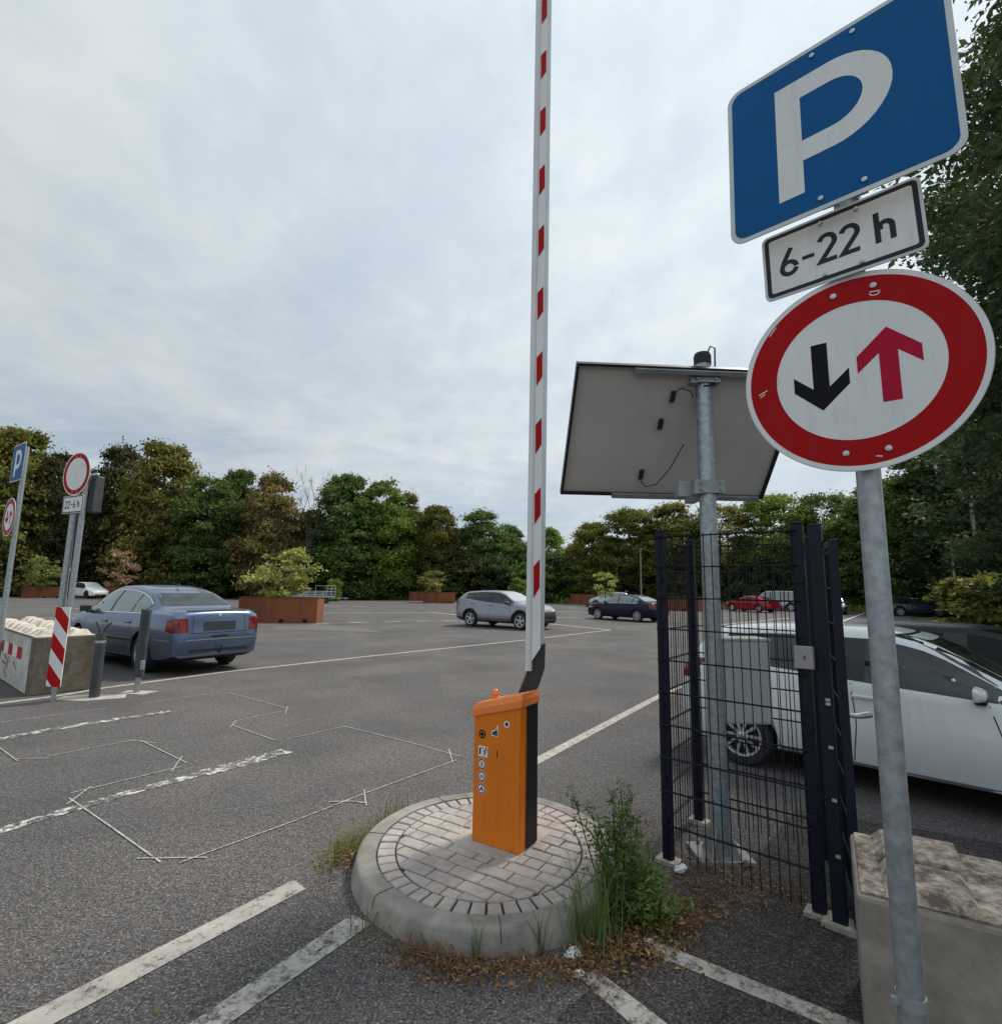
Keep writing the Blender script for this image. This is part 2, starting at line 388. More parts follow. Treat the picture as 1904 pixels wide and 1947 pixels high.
        for i in range(n-1): s.prism([tuple(q) for q in (Rt[i], Rt[i+1], Lf[i+1], Lf[i])], z0, z1, M)
        return s
    def build(s, name, mat=None, parent=None, smooth=None, bevel=0, seg=2):
        me = bpy.data.meshes.new(name); me.from_pydata([tuple(v) for v in s.v], [], s.f); me.validate()
        names = s.mats if s.mats else [mat]
        for q in names: me.materials.append(MATS[q])
        if s.mats and len(me.polygons) == len(s.mi): me.polygons.foreach_set('material_index', s.mi)
        bm = bmesh.new(); bm.from_mesh(me)
        bmesh.ops.triangulate(bm, faces=[f for f in bm.faces if len(f.verts) > 4])
        bm.to_mesh(me); bm.free()
        return link(name, me, parent, smooth, bevel, seg)
def link(name, me, parent=None, smooth=None, bevel=0, seg=2):
    if smooth is not None:
        me.polygons.foreach_set('use_smooth', [True]*len(me.polygons)); me.set_sharp_from_angle(angle=R(smooth))
    o = bpy.data.objects.new(name, me); COL.objects.link(o)
    if parent: o.parent = parent
    if bevel:
        b = o.modifiers.new('bevel', 'BEVEL'); b.width = bevel; b.segments = seg; b.limit_method = 'ANGLE'; b.angle_limit = R(40)
    return o
def build_each(mb, name, mat, parent, **kw):
    """one object for every separate piece"""
    par = list(range(len(mb.v)))
    def find(a_):
        while par[a_] != a_: par[a_] = par[par[a_]]; a_ = par[a_]
        return a_
    for f in mb.f:
        for q in f[1:]: par[find(q)] = find(f[0])
    groups = {}
    for k_, f in enumerate(mb.f): groups.setdefault(find(f[0]), []).append(k_)
    for ks in groups.values():
        sub = MB(); idx = {}
        for k_ in ks:
            for q in mb.f[k_]:
                if q not in idx: idx[q] = len(sub.v); sub.v.append(mb.v[q])
            sub.f.append([idx[q] for q in mb.f[k_]]); sub.mi.append(0)
        o = sub.build(name, mat, parent, **kw)
    return o
def rounded(w, h, r, k=6):
    p = []
    for cx_, cy_, a0 in ((w/2-r, h/2-r, 0), (-w/2+r, h/2-r, 90), (-w/2+r, -h/2+r, 180), (w/2-r, -h/2+r, 270)):
        for i in range(k+1):
            t = R(a0+90*i/k); p.append((cx_+r*math.cos(t), cy_+r*math.sin(t)))
    return p
def circle(r, n=64, c=(0, 0)):
    return [(c[0]+r*math.cos(2*math.pi*i/n), c[1]+r*math.sin(2*math.pi*i/n)) for i in range(n)]
def arc(c, r, a0, a1, n=14, ry=None):
    ry = ry or r
    return [(c[0]+r*math.cos(R(a0+(a1-a0)*i/n)), c[1]+ry*math.sin(R(a0+(a1-a0)*i/n))) for i in range(n+1)]
def copy_tree(o, parent=None):
    c = o.copy(); COL.objects.link(c)
    if parent: c.parent = parent
    for ch in list(o.children): copy_tree(ch, c)
    return c

# ------------------------------------------------------------------ ground
def sheet(name, poly, z, mat, kind='structure'):
    mb = MB(); mb.add([(p[0], p[1], z) for p in poly], [tuple(range(len(poly)))])
    return tag(mb.build(name, mat), kind=kind)
g = MB(); g.add([(-1500, -400, -.03), (1500, -400, -.03), (1500, 2000, -.03), (-1500, 2000, -.03)], [(0, 1, 2, 3)])
tag(g.build('ground', 'grass_ground'), kind='structure')
lot = [(-70, -25), (40, -25), (24, 12), (22, 28), (27, 36), (35, 46), (28, 53.5), (16, 60), (4, 67), (-16, 68), (-34, 74), (-49, 78), (-62, 60)]
sheet('parking_lot', lot, 0.0, 'asphalt')
K = .9917
def quad_px(name, pts, mat, z=.004):
    q = [at(x_, y_, z) for x_, y_ in pts]
    mb = MB(); mb.add(q, [tuple(range(len(q)))]); o = mb.build(name, mat)
    return tag(o, kind='structure')
def strip(name, pts, w, mat, z=.004):
    mb = MB(); mb.ribbon([(p[0], p[1]) for p in pts], w, z-.001, z); return tag(mb.build(name, mat), kind='structure')
def strip_px(name, pts, w, mat, z=.004):
    return strip(name, [at(x_, y_) for x_, y_ in pts], w, mat, z)
# near stop lines
quad_px('road_marking', [(-40, 1984), (14*K, 1946), (552, 1676), (560, 1674), (581, 1690), (90, 1953), (0, 2010)], 'line_paint')
quad_px('road_marking', [(300, 1984), (361, 1946), (664, 1742), (674, 1741), (705, 1757), (436, 1946), (376, 1990)], 'line_paint_old')
quad_px('road_marking', [(1217, 1778), (1614, 1937), (1750, 1995), (1690, 2000), (1190, 1793)], 'line_paint_old')
quad_px('road_marking', [(1097, 1855), (1133, 1843), (1267, 1946), (1310, 1985), (1240, 1985), (1198, 1946)], 'line_paint_old')
strip_px('road_marking', [(-60, 1598), (40, 1568), (130, 1541), (262, 1503), (385, 1471)], .115, 'line_paint_worn')
strip_px('road_marking', [(385, 1471), (470, 1449), (545, 1428)], .19, 'line_paint_worn', .0046)
strip_px('road_marking', [(-20, 1409), (100, 1387), (200, 1371), (325, 1353)], .14, 'line_paint_worn')
strip_px('road_marking', [(-60, 1345), (100, 1325), (200, 1308), (420, 1279), (700, 1248), (1000, 1217), (1160, 1198)], .12, 'line_paint')
strip_px('road_marking', [(1160, 1198), (1020, 1184)], .12, 'line_paint_far', .0046)
strip_px('road_marking', [(1010, 1453), (1130, 1389), (1245, 1328), (1310, 1297), (1400, 1253)], .12, 'line_paint')
strip_px('road_marking', [(1370, 1188), (1500, 1175)], .12, 'line_paint_far')
strip_px('road_marking', [(1585, 1187), (1645, 1165)], .14, 'line_paint_far')
strip_px('road_marking', [(600, 1165.5), (820, 1164.5), (870, 1169.5)], .14, 'line_paint_far')
for xa, xb, ya in ((597, 625, 1186.5), (662, 698, 1183.5), (730, 760, 1182), (791, 818, 1181), (843, 868, 1180)):
    strip_px('road_marking', [(xa, ya+.3), (xb, ya-.3)], .13, 'line_paint_far')
strip_px('road_marking', [(1056, 1174), (1120, 1176)], .14, 'line_paint_far')
strip_px('road_marking', [(1058, 1163), (1118, 1162)], .14, 'line_paint_far')
strip_px('road_marking', [(600, 1151.5), (690, 1153)], .14, 'line_paint_far')
strip_px('road_marking', [(40, 1176), (130, 1175)], .12, 'line_paint_far')
strip_px('road_marking', [(210, 1160), (120, 1156)], .12, 'line_paint_far')
# survey chalk on the asphalt
def c7(x_, y_): return (x_/2.1156*K, (1300+y_/2.1156)*K)
ck = MB(); zc = .0062
for ln in ([(280, 490), (440, 600), (650, 750)], [(555, 735), (840, 731)], [(730, 752), (1200, 580), (1480, 470), (1850, 335)], [(1475, 455), (1485, 520)],
           [(1335, 505), (1420, 502), (1485, 510)], [(1820, 290), (1835, 345)], [(1868, 320), (1640, 258), (1400, 198)], [(1400, 197), (1165, 250)], [(1115, 255), (940, 192)],
           [(955, 176), (1165, 132)], [(933, 202), (957, 174)], [(1165, 117), (1157, 147)], [(1165, 125), (925, 60)], [(900, 58), (575, 105)], [(425, 125), (0, 182)],
           [(285, 470), (735, 362)], [(372, 440), (270, 515)], [(738, 320), (695, 382)], [(757, 347), (570, 255)], [(550, 253), (190, 320)], [(630, 266), (520, 254)], [(205, 327), (70, 330)], [(-20, 272), (72, 340)]):
    zc += .00005
    ck.ribbon([tuple(at(*c7(*p))[:2]) for p in ln], .0125, zc-.0006, zc)
tag(ck.build('chalk_marking', 'chalk_line'), kind='structure')
# pale repaired patches
#quad_px('asphalt_patch', [(590, 1650), (640, 1625), (668, 1640), (690, 1690), (640, 1712), (575, 1690)], 'asphalt_patch', .0025)
#quad_px('asphalt_patch', [(935, 1880), (1010, 1857), (1090, 1862), (1112, 1880), (1080, 1915), (990, 1912)], 'asphalt_patch', .0025)
quad_px('asphalt_patch', [(510, 1194), (600, 1187), (700, 1196), (730, 1203), (620, 1199)], 'asphalt_patch', .0025)
sheet('shade_tint_sheet', [(.26, 2.40), (.62, 2.74), (1.02, 3.12), (1.62, 3.66), (2.35, 4.5), (3.6, 3.9), (6.5, 1.5), (6.5, -3), (.55, -3), (.12, 1.2)], .002, 'asphalt_shade_tint')  # darker, smoother sheet: shade of the right foreground put into its colour
strip_px('tar_seam', [(1230, 1700), (1330, 1745), (1450, 1795), (1610, 1868)], .012, 'joint', .003)
# raised verge of grass beyond the lot
def blades(name, pts, h, w, mat, lean=.35, seed=1, parent=None, curve=True):
    rg = np.random.default_rng(seed); n = len(pts); pts = np.asarray(pts, float)
    az = rg.uniform(0, 2*np.pi, n); ln = rg.uniform(0, lean, n)+.05; hh = h*rg.uniform(.45, 1.15, n); ww = w*rg.uniform(.6, 1.3, n)
    d = np.stack([np.cos(az), np.sin(az), np.zeros(n)], 1); sd_ = np.stack([-np.sin(az), np.cos(az), np.zeros(n)], 1); up = np.array([0, 0, 1.])
    def pt(t): return pts+up*(hh*t*(1-.25*ln*t))[:, None]+d*(hh*ln*t*t*1.6)[:, None]
    m_ = pt(.55); tp = pt(1.0)
    v = np.stack([pts-sd_*ww[:, None], pts+sd_*ww[:, None], m_+sd_*(ww*.8)[:, None], tp+sd_*(ww*.12)[:, None], tp-sd_*(ww*.12)[:, None], m_-sd_*(ww*.8)[:, None]], 1).reshape(-1, 3)
    b = np.arange(n)*6
    f = np.concatenate([np.stack([b, b+1, b+2, b+5], 1), np.stack([b+5, b+2, b+3, b+4], 1)], 0)
    return quads(name, v, f, mat, np.concatenate([rg.random(n)]*2), parent)
def quads(name, v, f, mat, tone, parent=None):
    me = bpy.data.meshes.new(name or 'crown'); nf = len(f)
    me.vertices.add(len(v)); me.vertices.foreach_set('co', np.asarray(v, np.float32).ravel())
    me.loops.add(nf*4); me.loops.foreach_set('vertex_index', np.asarray(f, np.int32).ravel())
    me.polygons.add(nf); me.polygons.foreach_set('loop_start', np.arange(nf, dtype=np.int32)*4)
    me.update(calc_edges=True)
    a_ = me.attributes.new('tone', 'FLOAT', 'FACE'); a_.data.foreach_set('value', np.asarray(tone, np.float32))
    me.materials.append(MATS[mat])
    if name is None: return me
    return link(name, me, parent)
def leaf_quads(p, size, rg, mat, tone, name=None, parent=None, flat=0.0, aspect=.55):
    n = len(p); a_ = rg.normal(size=(n, 3)); a_[:, 2] *= (1-flat); a_ /= np.linalg.norm(a_, axis=1)[:, None]+1e-9
    r_ = rg.normal(size=(n, 3)); r_[:, :2] *= (1-flat*.8); b = np.cross(a_, r_); b /= np.linalg.norm(b, axis=1)[:, None]+1e-9
    c = np.cross(a_, b); s_ = (size*rg.uniform(.6, 1.35, n))[:, None]
    s_ = s_*np.where(rg.random(n) < .2, 1.5, 1.0)[:, None]; v = np.stack([p-a_*s_*.5, p+b*s_*aspect*.5+c*s_*.1, p+a_*s_*.5, p-b*s_*aspect*.5+c*s_*.1], 1).reshape(-1, 3)
    q = np.arange(n)*4; f = np.stack([q, q+1, q+2, q+3], 1)
    return quads(name, v, f, mat, tone, parent) if name else quads(None, v, f, mat, tone)

# ------------------------------------------------------------------ traffic island and barrier
ISL = empty('traffic_island', (-.0415, 3.614, 0), 'oval kerbed island of pale block paving under the orange barrier box', 'traffic island')
EA, EB, IZ = .797, .862, .106
def ell(d, n=96, jit=0):
    return [((EA-d)*math.cos(2*math.pi*i/n), (EB-d)*math.sin(2*math.pi*i/n)) for i in range(n)]
kb = MB(); n = 96
prof = [(-.026, -.02), (-.023, .0), (-.012, .05), (-.004, .082), (.0, .093), (.008, .101), (.020, .1055), (.035, IZ+.0005), (.07, IZ+.001), (.112, IZ), (.114, .07)]
rings = [[(x_, y_, z_) for x_, y_ in ell(d)] for d, z_ in prof]
vs = [p for rg_ in rings for p in rg_]; fs = []
for i in range(len(prof)-1):
    for k in range(n): fs.append((i*n+k, i*n+(k+1) % n, (i+1)*n+(k+1) % n, (i+1)*n+k))
kb.add(vs, fs); kb.build('kerb', 'kerb_concrete', ISL, smooth=35)
jo = MB()
for i in range(7):                                      # butt joints between the kerb stones
    t = 2*math.pi*(i+.35)/7
    c_, s_ = math.cos(t), math.sin(t)
    pts = [((EA-d)*c_, (EB-d)*s_, z_+.0012) for d, z_ in prof[2:10]]
    jo.tube([(p[0]*1.001, p[1]*1.001, p[2]) for p in pts], .002, 5)
build_each(jo, 'kerb_joint', 'joint', ISL)
bed = MB(); bed.prism(ell(.112), .05, IZ-.012); bed.build('joint_sand', 'joint', ISL)
def clip(poly, hull):
    for i in range(len(hull)):
        a_, b_ = hull[i], hull[(i+1) % len(hull)]; o_ = []
        def ins(p): return (b_[0]-a_[0])*(p[1]-a_[1])-(b_[1]-a_[1])*(p[0]-a_[0])
        for j in range(len(poly)):
            p, q = poly[j], poly[(j+1) % len(poly)]; dp, dq = ins(p), ins(q)
            if dp >= 0: o_.append(p)
            if (dp > 0 > dq) or (dp < 0 < dq):
                t = dp/(dp-dq); o_.append((p[0]+(q[0]-p[0])*t, p[1]+(q[1]-p[1])*t))
        poly = o_
        if len(poly) < 3: return []
    return poly
def stone(mb, poly, z0, z1, inset=.006, rg=random):
    c_ = (sum(p[0] for p in poly)/len(poly), sum(p[1] for p in poly)/len(poly)); n_ = len(poly)
    tx, ty = rg.uniform(-.02, .02), rg.uniform(-.02, .02); dz = rg.uniform(-.0025, .002)
    def zt(p): return z1+dz+(p[0]-c_[0])*tx+(p[1]-c_[1])*ty
    def inn(p):
        dx_, dy_ = c_[0]-p[0], c_[1]-p[1]; l_ = math.hypot(dx_, dy_)+1e-9; k_ = min(.4, inset*1.35/l_); return (p[0]+dx_*k_, p[1]+dy_*k_)
    vs = [(p[0], p[1], z0) for p in poly]+[(p[0], p[1], zt(p)-inset*.8) for p in poly]+[(*inn(p), zt(p)) for p in poly]
    fs = [tuple(range(2*n_, 3*n_))]
    for i in range(n_):
        j = (i+1) % n_; fs += [(i, j, n_+j, n_+i), (n_+i, n_+j, 2*n_+j, 2*n_+i)]
    mb.add(vs, fs)
rp = random.Random(4)
pv = MB(); hull = ell(.232, 72)
d1 = (.84, -.54); d2 = (.54, .84)
row = -10
for row in range(-10, 11):
    v0 = row*.104
    off = (row % 2)*.10+rp.uniform(-.03, .03)
    for colm in range(-6, 7):
        u0 = colm*.204+off
        halves = [(u0, u0+.198)] if rp.random() > .18 else [(u0, u0+.096), (u0+.102, u0+.198)]
        for ua, ub in halves:
            poly = [(ua*d1[0]+v*d2[0], ua*d1[1]+v*d2[1]) for ua, v in ((ua, v0), (ub, v0), (ub, v0+.093), (ua, v0+.093))]
            poly = clip(poly, hull)
            if len(poly) >= 3:
                ar = abs(sum(poly[i][0]*poly[(i+1) % len(poly)][1]-poly[(i+1) % len(poly)][0]*poly[i][1] for i in range(len(poly))))/2
                if ar > .0006: stone(pv, poly, .06, IZ-.001, rg=rp)
pv.build('paving', 'paver', ISL)
st = MB(); ns = 48
for i in range(ns):
    t0, t1 = 2*math.pi*(i+.075)/ns, 2*math.pi*(i+.925)/ns
    a0, b0, a1, b1 = EA-.121, EB-.121, EA-.222, EB-.222
    poly = [(a0*math.cos(t0), b0*math.sin(t0)), (a0*math.cos(t1), b0*math.sin(t1)), (a1*math.cos(t1), b1*math.sin(t1)), (a1*math.cos(t0), b1*math.sin(t0))]
    stone(st, poly, .06, IZ-.001, rg=rp)
st.build('border_sett', 'paver', ISL)
ft = MB(); cx0, cy0 = .0933, .010
poly = []
for (u0, v0) in ((-.28, -.19), (-.1, -.2), (.18, -.185), (.175, .02), (.185, .25), (-.05, .245), (-.27, .25), (-.285, .05)):
    poly.append((cx0+u0*d1[0]+v0*d2[0], cy0+u0*d1[1]+v0*d2[1]))
ft.prism(poly, .07, IZ+.008); ft.build('concrete_footing', 'footing', ISL, bevel=.008)

BZ = IZ+.009
BX = empty('barrier', (.0518, 3.624, BZ), 'orange car park barrier with its striped white boom raised upright', 'barrier', math.atan2(d1[1], d1[0]))
cw, cd, ch = .342, .214, .80
def lidz(x_): return .768+.092*(x_/cw+.5)                # local height of the slanted eave
cb_ = MB()
def cab_poly(inset=0): return [(-cw/2+inset, -cd/2+inset), (cw/2-inset-.006, -cd/2+inset), (cw/2-inset, -cd/2+inset+.006), (cw/2-inset, cd/2-inset), (-cw/2+inset, cd/2-inset)]
cp = cab_poly(); n_ = len(cp)
cb_.add([(x_, y_, 0) for x_, y_ in cp]+[(x_, y_, lidz(x_)) for x_, y_ in cp], [tuple(range(n_))[::-1], tuple(range(n_, 2*n_))]+[(i, (i+1) % n_, n_+(i+1) % n_, n_+i) for i in range(n_)])
cb_.build('cabinet', 'orange_paint', BX, bevel=.004)
pl = MB(); pl.box((-.005, 0, .012), (cw-.03, cd-.03, .024)); pl.build('plinth', 'black_void', BX)
sp = MB(); x_ = cw/2+.002
sp.add([(x_, -cd/2+.078, .008), (x_, cd/2-.002, .008), (x_, cd/2-.002, lidz(cw/2)-.012), (x_, -cd/2+.078, lidz(cw/2)-.012)]+[(x_+.004, -cd/2+.078, .008), (x_+.004, cd/2-.002, .008), (x_+.004, cd/2-.002, lidz(cw/2)-.012), (x_+.004, -cd/2+.078, lidz(cw/2)-.012)],
       [(4, 5, 6, 7), (0, 4, 7, 3), (1, 2, 6, 5), (3, 7, 6, 2), (0, 1, 5, 4)])
tag(sp.build('side_panel', 'dark_panel', BX), 'black side panel')
ld = MB(); o_ = .012
base = [(-cw/2-o_, -cd/2-o_), (cw/2+o_-.012, -cd/2-o_), (cw/2+o_, -cd/2-o_+.012), (cw/2+o_, cd/2+o_), (-cw/2-o_, cd/2+o_)]
def lerp2(p, k): return (p[0]*k, p[1]*k)
top = [(-cw/2+.006, -cd/2+.004), (cw/2-.022, -cd/2+.004), (cw/2+.004, -cd/2+.014), (cw/2, cd/2), (-cw/2+.012, cd/2-.01)]
ld.add([(x_, y_, lidz(x_)-.026) for x_, y_ in base]+[(x_, y_, lidz(x_)+.018) for x_, y_ in base]+[(x_, y_, lidz(x_)+.056) for x_, y_ in top],
       [(0, 1, 2, 3, 4)[::-1], (10, 11, 12, 13, 14)]+[(i, (i+1) % 5, 5+(i+1) % 5, 5+i) for i in range(5)]+[(5+i, 5+(i+1) % 5, 10+(i+1) % 5, 10+i) for i in range(5)])
ld.build('lid', 'orange_lid', BX, bevel=.006)
be = MB(); Mb = Matrix.Translation((-.105, .035, lidz(-.105)+.054)) @ Matrix.Diagonal((1.15, 1.15, 1.1, 1))
be.lathe([(.026, 0), (.026, .012), (.021, .014), (.021, .03), (.018, .045), (.009, .054), (0, .056)], 20, Mb); be.build('beacon_lamp', 'amber_lens', BX, smooth=40)
# stickers on the front face (local y = -cd/2)
def front(x_, z_, e=0): return frame_at((x_, -cd/2-.0006-e, z_+.128), (1, 0, 0), (0, 0, 1))
def sticker_disc(x_, z_, rad, edge, face, draw=None):
    mb = MB(); mb.use('sign_white').prism(circle(rad*1.08, 28), 0, .0006, front(x_, z_))
    mb.use(edge).prism(circle(rad, 28), .0006, .0011, front(x_, z_)); mb.use(face).prism(circle(rad*.74, 28), .0011, .0016, front(x_, z_))
    if draw: draw(mb.use('sign_black'), front(x_, z_, .0016), rad*.6)
    return mb.build('sticker', None, BX)
def walker(mb, M, s):
    mb.prism(circle(.16*s, 12, (.05*s, .78*s)), 0, .0005, M)
    mb.ribbon([(.02*s, .55*s), (-.02*s, -.1*s), (-.3*s, -.85*s)], .2*s, 0, .0005, M); mb.ribbon([(.03*s, -.1*s), (.2*s, -.45*s), (.3*s, -.85*s)], .16*s, .0002, .0007, M)
    mb.ribbon([(-.1*s, .45*s), (-.35*s, .05*s)], .12*s, .0003, .0008, M); mb.ribbon([(.1*s, .45*s), (.32*s, .1*s)], .12*s, .0003, .0008, M)
def bike(mb, M, s):
    for c_ in (-.5, .5): mb.ribbon(arc((c_*s, -.2*s), .38*s, 0, 345, 16), .1*s, 0, .0005, M)
    mb.ribbon([(-.5*s, -.2*s), (-.2*s, .3*s), (.35*s, .3*s), (.5*s, -.2*s)], .09*s, .0003, .0008, M); mb.ribbon([(.25*s, .5*s), (.42*s, .45*s)], .09*s, 0, .0005, M)
    mb.ribbon([(-.2*s, .28*s), (-.05*s, -.2*s), (.3*s, .25*s)], .08*s, .0001, .0004, M)
def moto(mb, M, s):
    for c_ in (-.5, .5): mb.prism(circle(.3*s, 16, (c_*s, -.35*s)), 0, .0005, M)
    mb.prism([(-.6*s, 0), (-.1*s, -.25*s), (.35*s, -.1*s), (.5*s, .15*s), (.1*s, .3*s), (-.3*s, .1*s)], .0003, .0008, M)
    mb.ribbon([(-.15*s, .1*s), (.05*s, .62*s), (.32*s, .28*s)], .16*s, .0004, .0009, M); mb.prism(circle(.14*s, 12, (.08*s, .78*s)), 0, .0005, M)
tag(sticker_disc(-.105, .335, .031, 'sign_red', 'sign_white', walker), 'no pedestrians sticker')
tag(sticker_disc(-.105, .262, .031, 'sign_red', 'sign_white', bike), 'no bicycles sticker')
tag(sticker_disc(-.105, .189, .031, 'sign_red', 'sign_white', moto), 'no motorcycles sticker')
mb = MB(); mb.use('sign_black').prism(circle(.026, 28), 0, .0006, front(-.108, .515)); mb.use('gold_dust').ribbon(arc((0, 0), .015, 0, 350, 24), .004, .0006, .001, front(-.108, .515))
tag(mb.build('sticker', None, BX), 'round black sticker with pale ring')
mb = MB(); mb.use('sign_white').prism(circle(.021, 24), 0, .0006, front(.075, .60)); mb.use('letter_grey').prism(circle(.012, 16), .0006, .0009, front(.075, .60))
tag(mb.build('sticker', None, BX), 'round pale grey sticker')
mb = MB(); mb.use('sign_white').prism([(-.026, -.028), (.022, -.03), (.022, .045), (.012, .03), (.004, .01), (-.028, .0)], 0, .0005, front(-.01, .545))
mb.use('teal').prism([(-.022, -.022), (.018, -.026), (.018, .005), (-.02, -.002)], .0005, .001, front(-.01, .545)); mb.use('sign_black').prism([(-.018, -.02), (.01, -.004), (.016, .02), (.004, .006)], .001, .0015, front(-.01, .545))
tag(mb.build('sticker', None, BX), 'torn teal and black sticker')
mb = MB(); M = front(-.099, .412); mb.use('sign_white').prism(rounded(.07, .064, .004), 0, .0006, M)
mb.use('sign_black').prism([(-.028, -.02), (-.017, -.02), (-.017, .018), (-.028, .018)], .0006, .0011, M); mb.ribbon([(-.017, .014), (-.006, .02), (.006, .018)], .004, .0006, .0011, M)
mb.ribbon([(.018, .012), (.008, .0), (.018, -.006), (.008, -.022)], .007, .0006, .0011, M); mb.ribbon([(.02, .018), (.03, .004)], .005, .0008, .0013, M); mb.prism(circle(.005, 12, (.022, .022)), .0006, .0011, M)
tag(mb.build('sticker', None, BX), 'white warning sticker with falling figure')
mb = MB(); mb.ribbon([(0, .02), (.003, -.022)], .008, 0, .0008, front(.005, .415)); tag(mb.build('keyhole', 'bracket_dark', BX))
# boom: bracket and arm, in the local frame (x along d1, y along d2)
def loc_b(p):
    p = _C+(np.array(p, float)-_C)*1.0355; dx_, dy_ = p[0]-.0518, p[1]-3.624
    return (dx_*d1[0]+dy_*d1[1], dx_*d2[0]+dy_*d2[1], p[2]-BZ)
br = MB(); ya = cd/2+.03
# bracket profile in world x,z at depth about 3.6 facing the viewer
P0 = [(.115, .96), (.205, .96), (.262, 1.055), (.300, 1.165), (.304, 1.325), (.285, 1.318), (.205, 1.235), (.196, 1.17), (.172, 1.10)]
yb0, yb1 = 3.605, 3.675
vs = [loc_b((x_, yb0, z_)) for x_, z_ in P0]+[loc_b((x_, yb1, z_)) for x_, z_ in P0]; n_ = len(P0)
br.add(vs, [tuple(range(n_)), tuple(range(n_, 2*n_))[::-1]]+[((i+1) % n_, i, n_+i, n_+(i+1) % n_) for i in range(n_)])
br.build('arm_bracket', 'bracket_dark', BX, bevel=.003)
ARM0, ARM1 = 1.195, 6.9
ax0 = .178; lean = -.0016
def armx(x_, z_): return x_+(z_-1.2)*(.0075)
ar = MB()
def armbox(mb, xa, xb, ya_, yb_, z0_, z1_, cut=0):
    vs = [(armx(xa, z0_), ya_, z0_), (armx(xb, z0_+cut), ya_, z0_+cut), (armx(xb, z0_+cut), yb_, z0_+cut), (armx(xa, z0_), yb_, z0_),
          (armx(xa, z1_), ya_, z1_), (armx(xb, z1_), ya_, z1_), (armx(xb, z1_), yb_, z1_), (armx(xa, z1_), yb_, z1_)]
    mb.add([loc_b(v) for v in vs], [(3, 2, 1, 0), (4, 5, 6, 7), (0, 1, 5, 4), (1, 2, 6, 5), (2, 3, 7, 6), (3, 0, 4, 7)])
armbox(ar, .212, .268, 3.572, 3.602, 1.215, ARM1, .085); ar.build('boom', 'white_paint', BX)
rb = MB(); rb.tube([loc_b((armx(.194, z_), 3.587, z_)) for z_ in (1.155, 1.2, 1.3, 3, 5, ARM1)], .0235, 14); rb.build('rubber_edge', 'cream_rubber', BX, smooth=50)
eg = MB(); armbox(eg, .2695, .292, 3.574, 3.60, 1.33, ARM1); eg.build('boom_rail', 'aluminium', BX)
for k in range(11):
    zc = 1.75+.4835*k; rs_ = MB()
    xa, xb, hh, sl = .2165, .257, .098, .05
    vs = []
    for yy in (3.5705, 3.5685):
        vs += [(armx(xa, zc), yy, zc-hh-sl/2-.01), (armx(xb, zc), yy, zc-hh+sl/2+.01), (armx(xb, zc), yy, zc+hh+sl/2), (armx(xa, zc), yy, zc+hh-sl/2)]
    rs_.add([loc_b(v) for v in vs], [(4, 5, 6, 7), (0, 1, 5, 4), (1, 2, 6, 5), (2, 3, 7, 6), (3, 0, 4, 7)])
    rs_.build('red_stripe', 'red_film', BX)

# ------------------------------------------------------------------ signs
def stroke_text(mb, txt, h, w, M, z0, z1):
    # plain road lettering drawn with strokes of even width; x centred
    adv = {'6': .60, '2': .60, '-': .50, 'h': .62, ' ': .26}
    tot = sum(adv[c_] for c_ in txt)*h; x0 = -tot/2
    for c_ in txt:
        def T(pts): return [(x0+p[0]*h, (p[1]-.5)*h) for p in pts]
        if c_ == '-': mb.prism(T([(.06, .36), (.40, .36), (.40, .49), (.06, .49)]), z0, z1, M)
        elif c_ == '2': mb.ribbon(T(arc((.27, .71), .205, 165, -38, 16, .225)+[(.06, .06), (.50, .06)]), w*h, z0, z1, M)
        elif c_ == '6':
            mb.ribbon(T(arc((.27, .275), .21, 0, 348, 26, .215)), w*h, z0, z1, M); mb.ribbon(T([(.075, .36), (.14, .55), (.36, .97)]), w*h, z0+.0002, z1+.0002, M)
        elif c_ == 'h':
            mb.ribbon(T([(.10, 0), (.10, 1.0)]), w*h, z0, z1, M); mb.ribbon(T([(.10+w/2+.01, .40)]+arc((.30, .44), .165, 150, 0, 10, .19)+[(.465, 0)]), w*h, z0+.0002, z1+.0002, M)
        x0 += adv[c_]*h
def screws(mb, pts, M, r_=.008):
    for x_, y_ in pts: mb.lathe([(r_, 0), (r_, .003), (r_*.5, .0045), (0, .0045)], 12, M @ Matrix.Translation((x_, y_, .002)))
def parking_panel(par, M, s=.6):
    k = s/.6
    mb = MB(); mb.use('sign_edge').prism(rounded(s, s, .045*k), -.004, 0, M); mb.use('sign_blue').prism(rounded(s-.030*k, s-.030*k, .036*k), 0, .001, M)
    p = mb.build('parking_panel', None, par)
    g_ = MB(); q = .001
    sx, w_ = -.112*k, .072*k; M = M @ Matrix.Translation((0, -.012*k, 0))
    g_.prism([(sx-w_/2, -.205*k), (sx+w_/2, -.205*k), (sx+w_/2, .215*k), (sx-w_/2, .215*k)], q, q+.0008, M)
    g_.ribbon([(sx+w_/2, .215*k-w_/2), (.006*k, .215*k-w_/2)]+arc((.006*k, .062*k), .119*k, 90, -90, 20, .117*k)[1:]+[(sx+w_/2, -.055*k)], w_, q, q+.0008, M)
    g_.build('letter', 'sign_white', p); M = M @ Matrix.Translation((0, .012*k, 0))
    sc_ = MB(); screws(sc_, [(-.035*k, .262*k), (.075*k, .262*k), (-.035*k, -.262*k), (.075*k, -.262*k)], M, .0075*k); build_each(sc_, 'screw', 'aluminium', p, smooth=40)
    return p
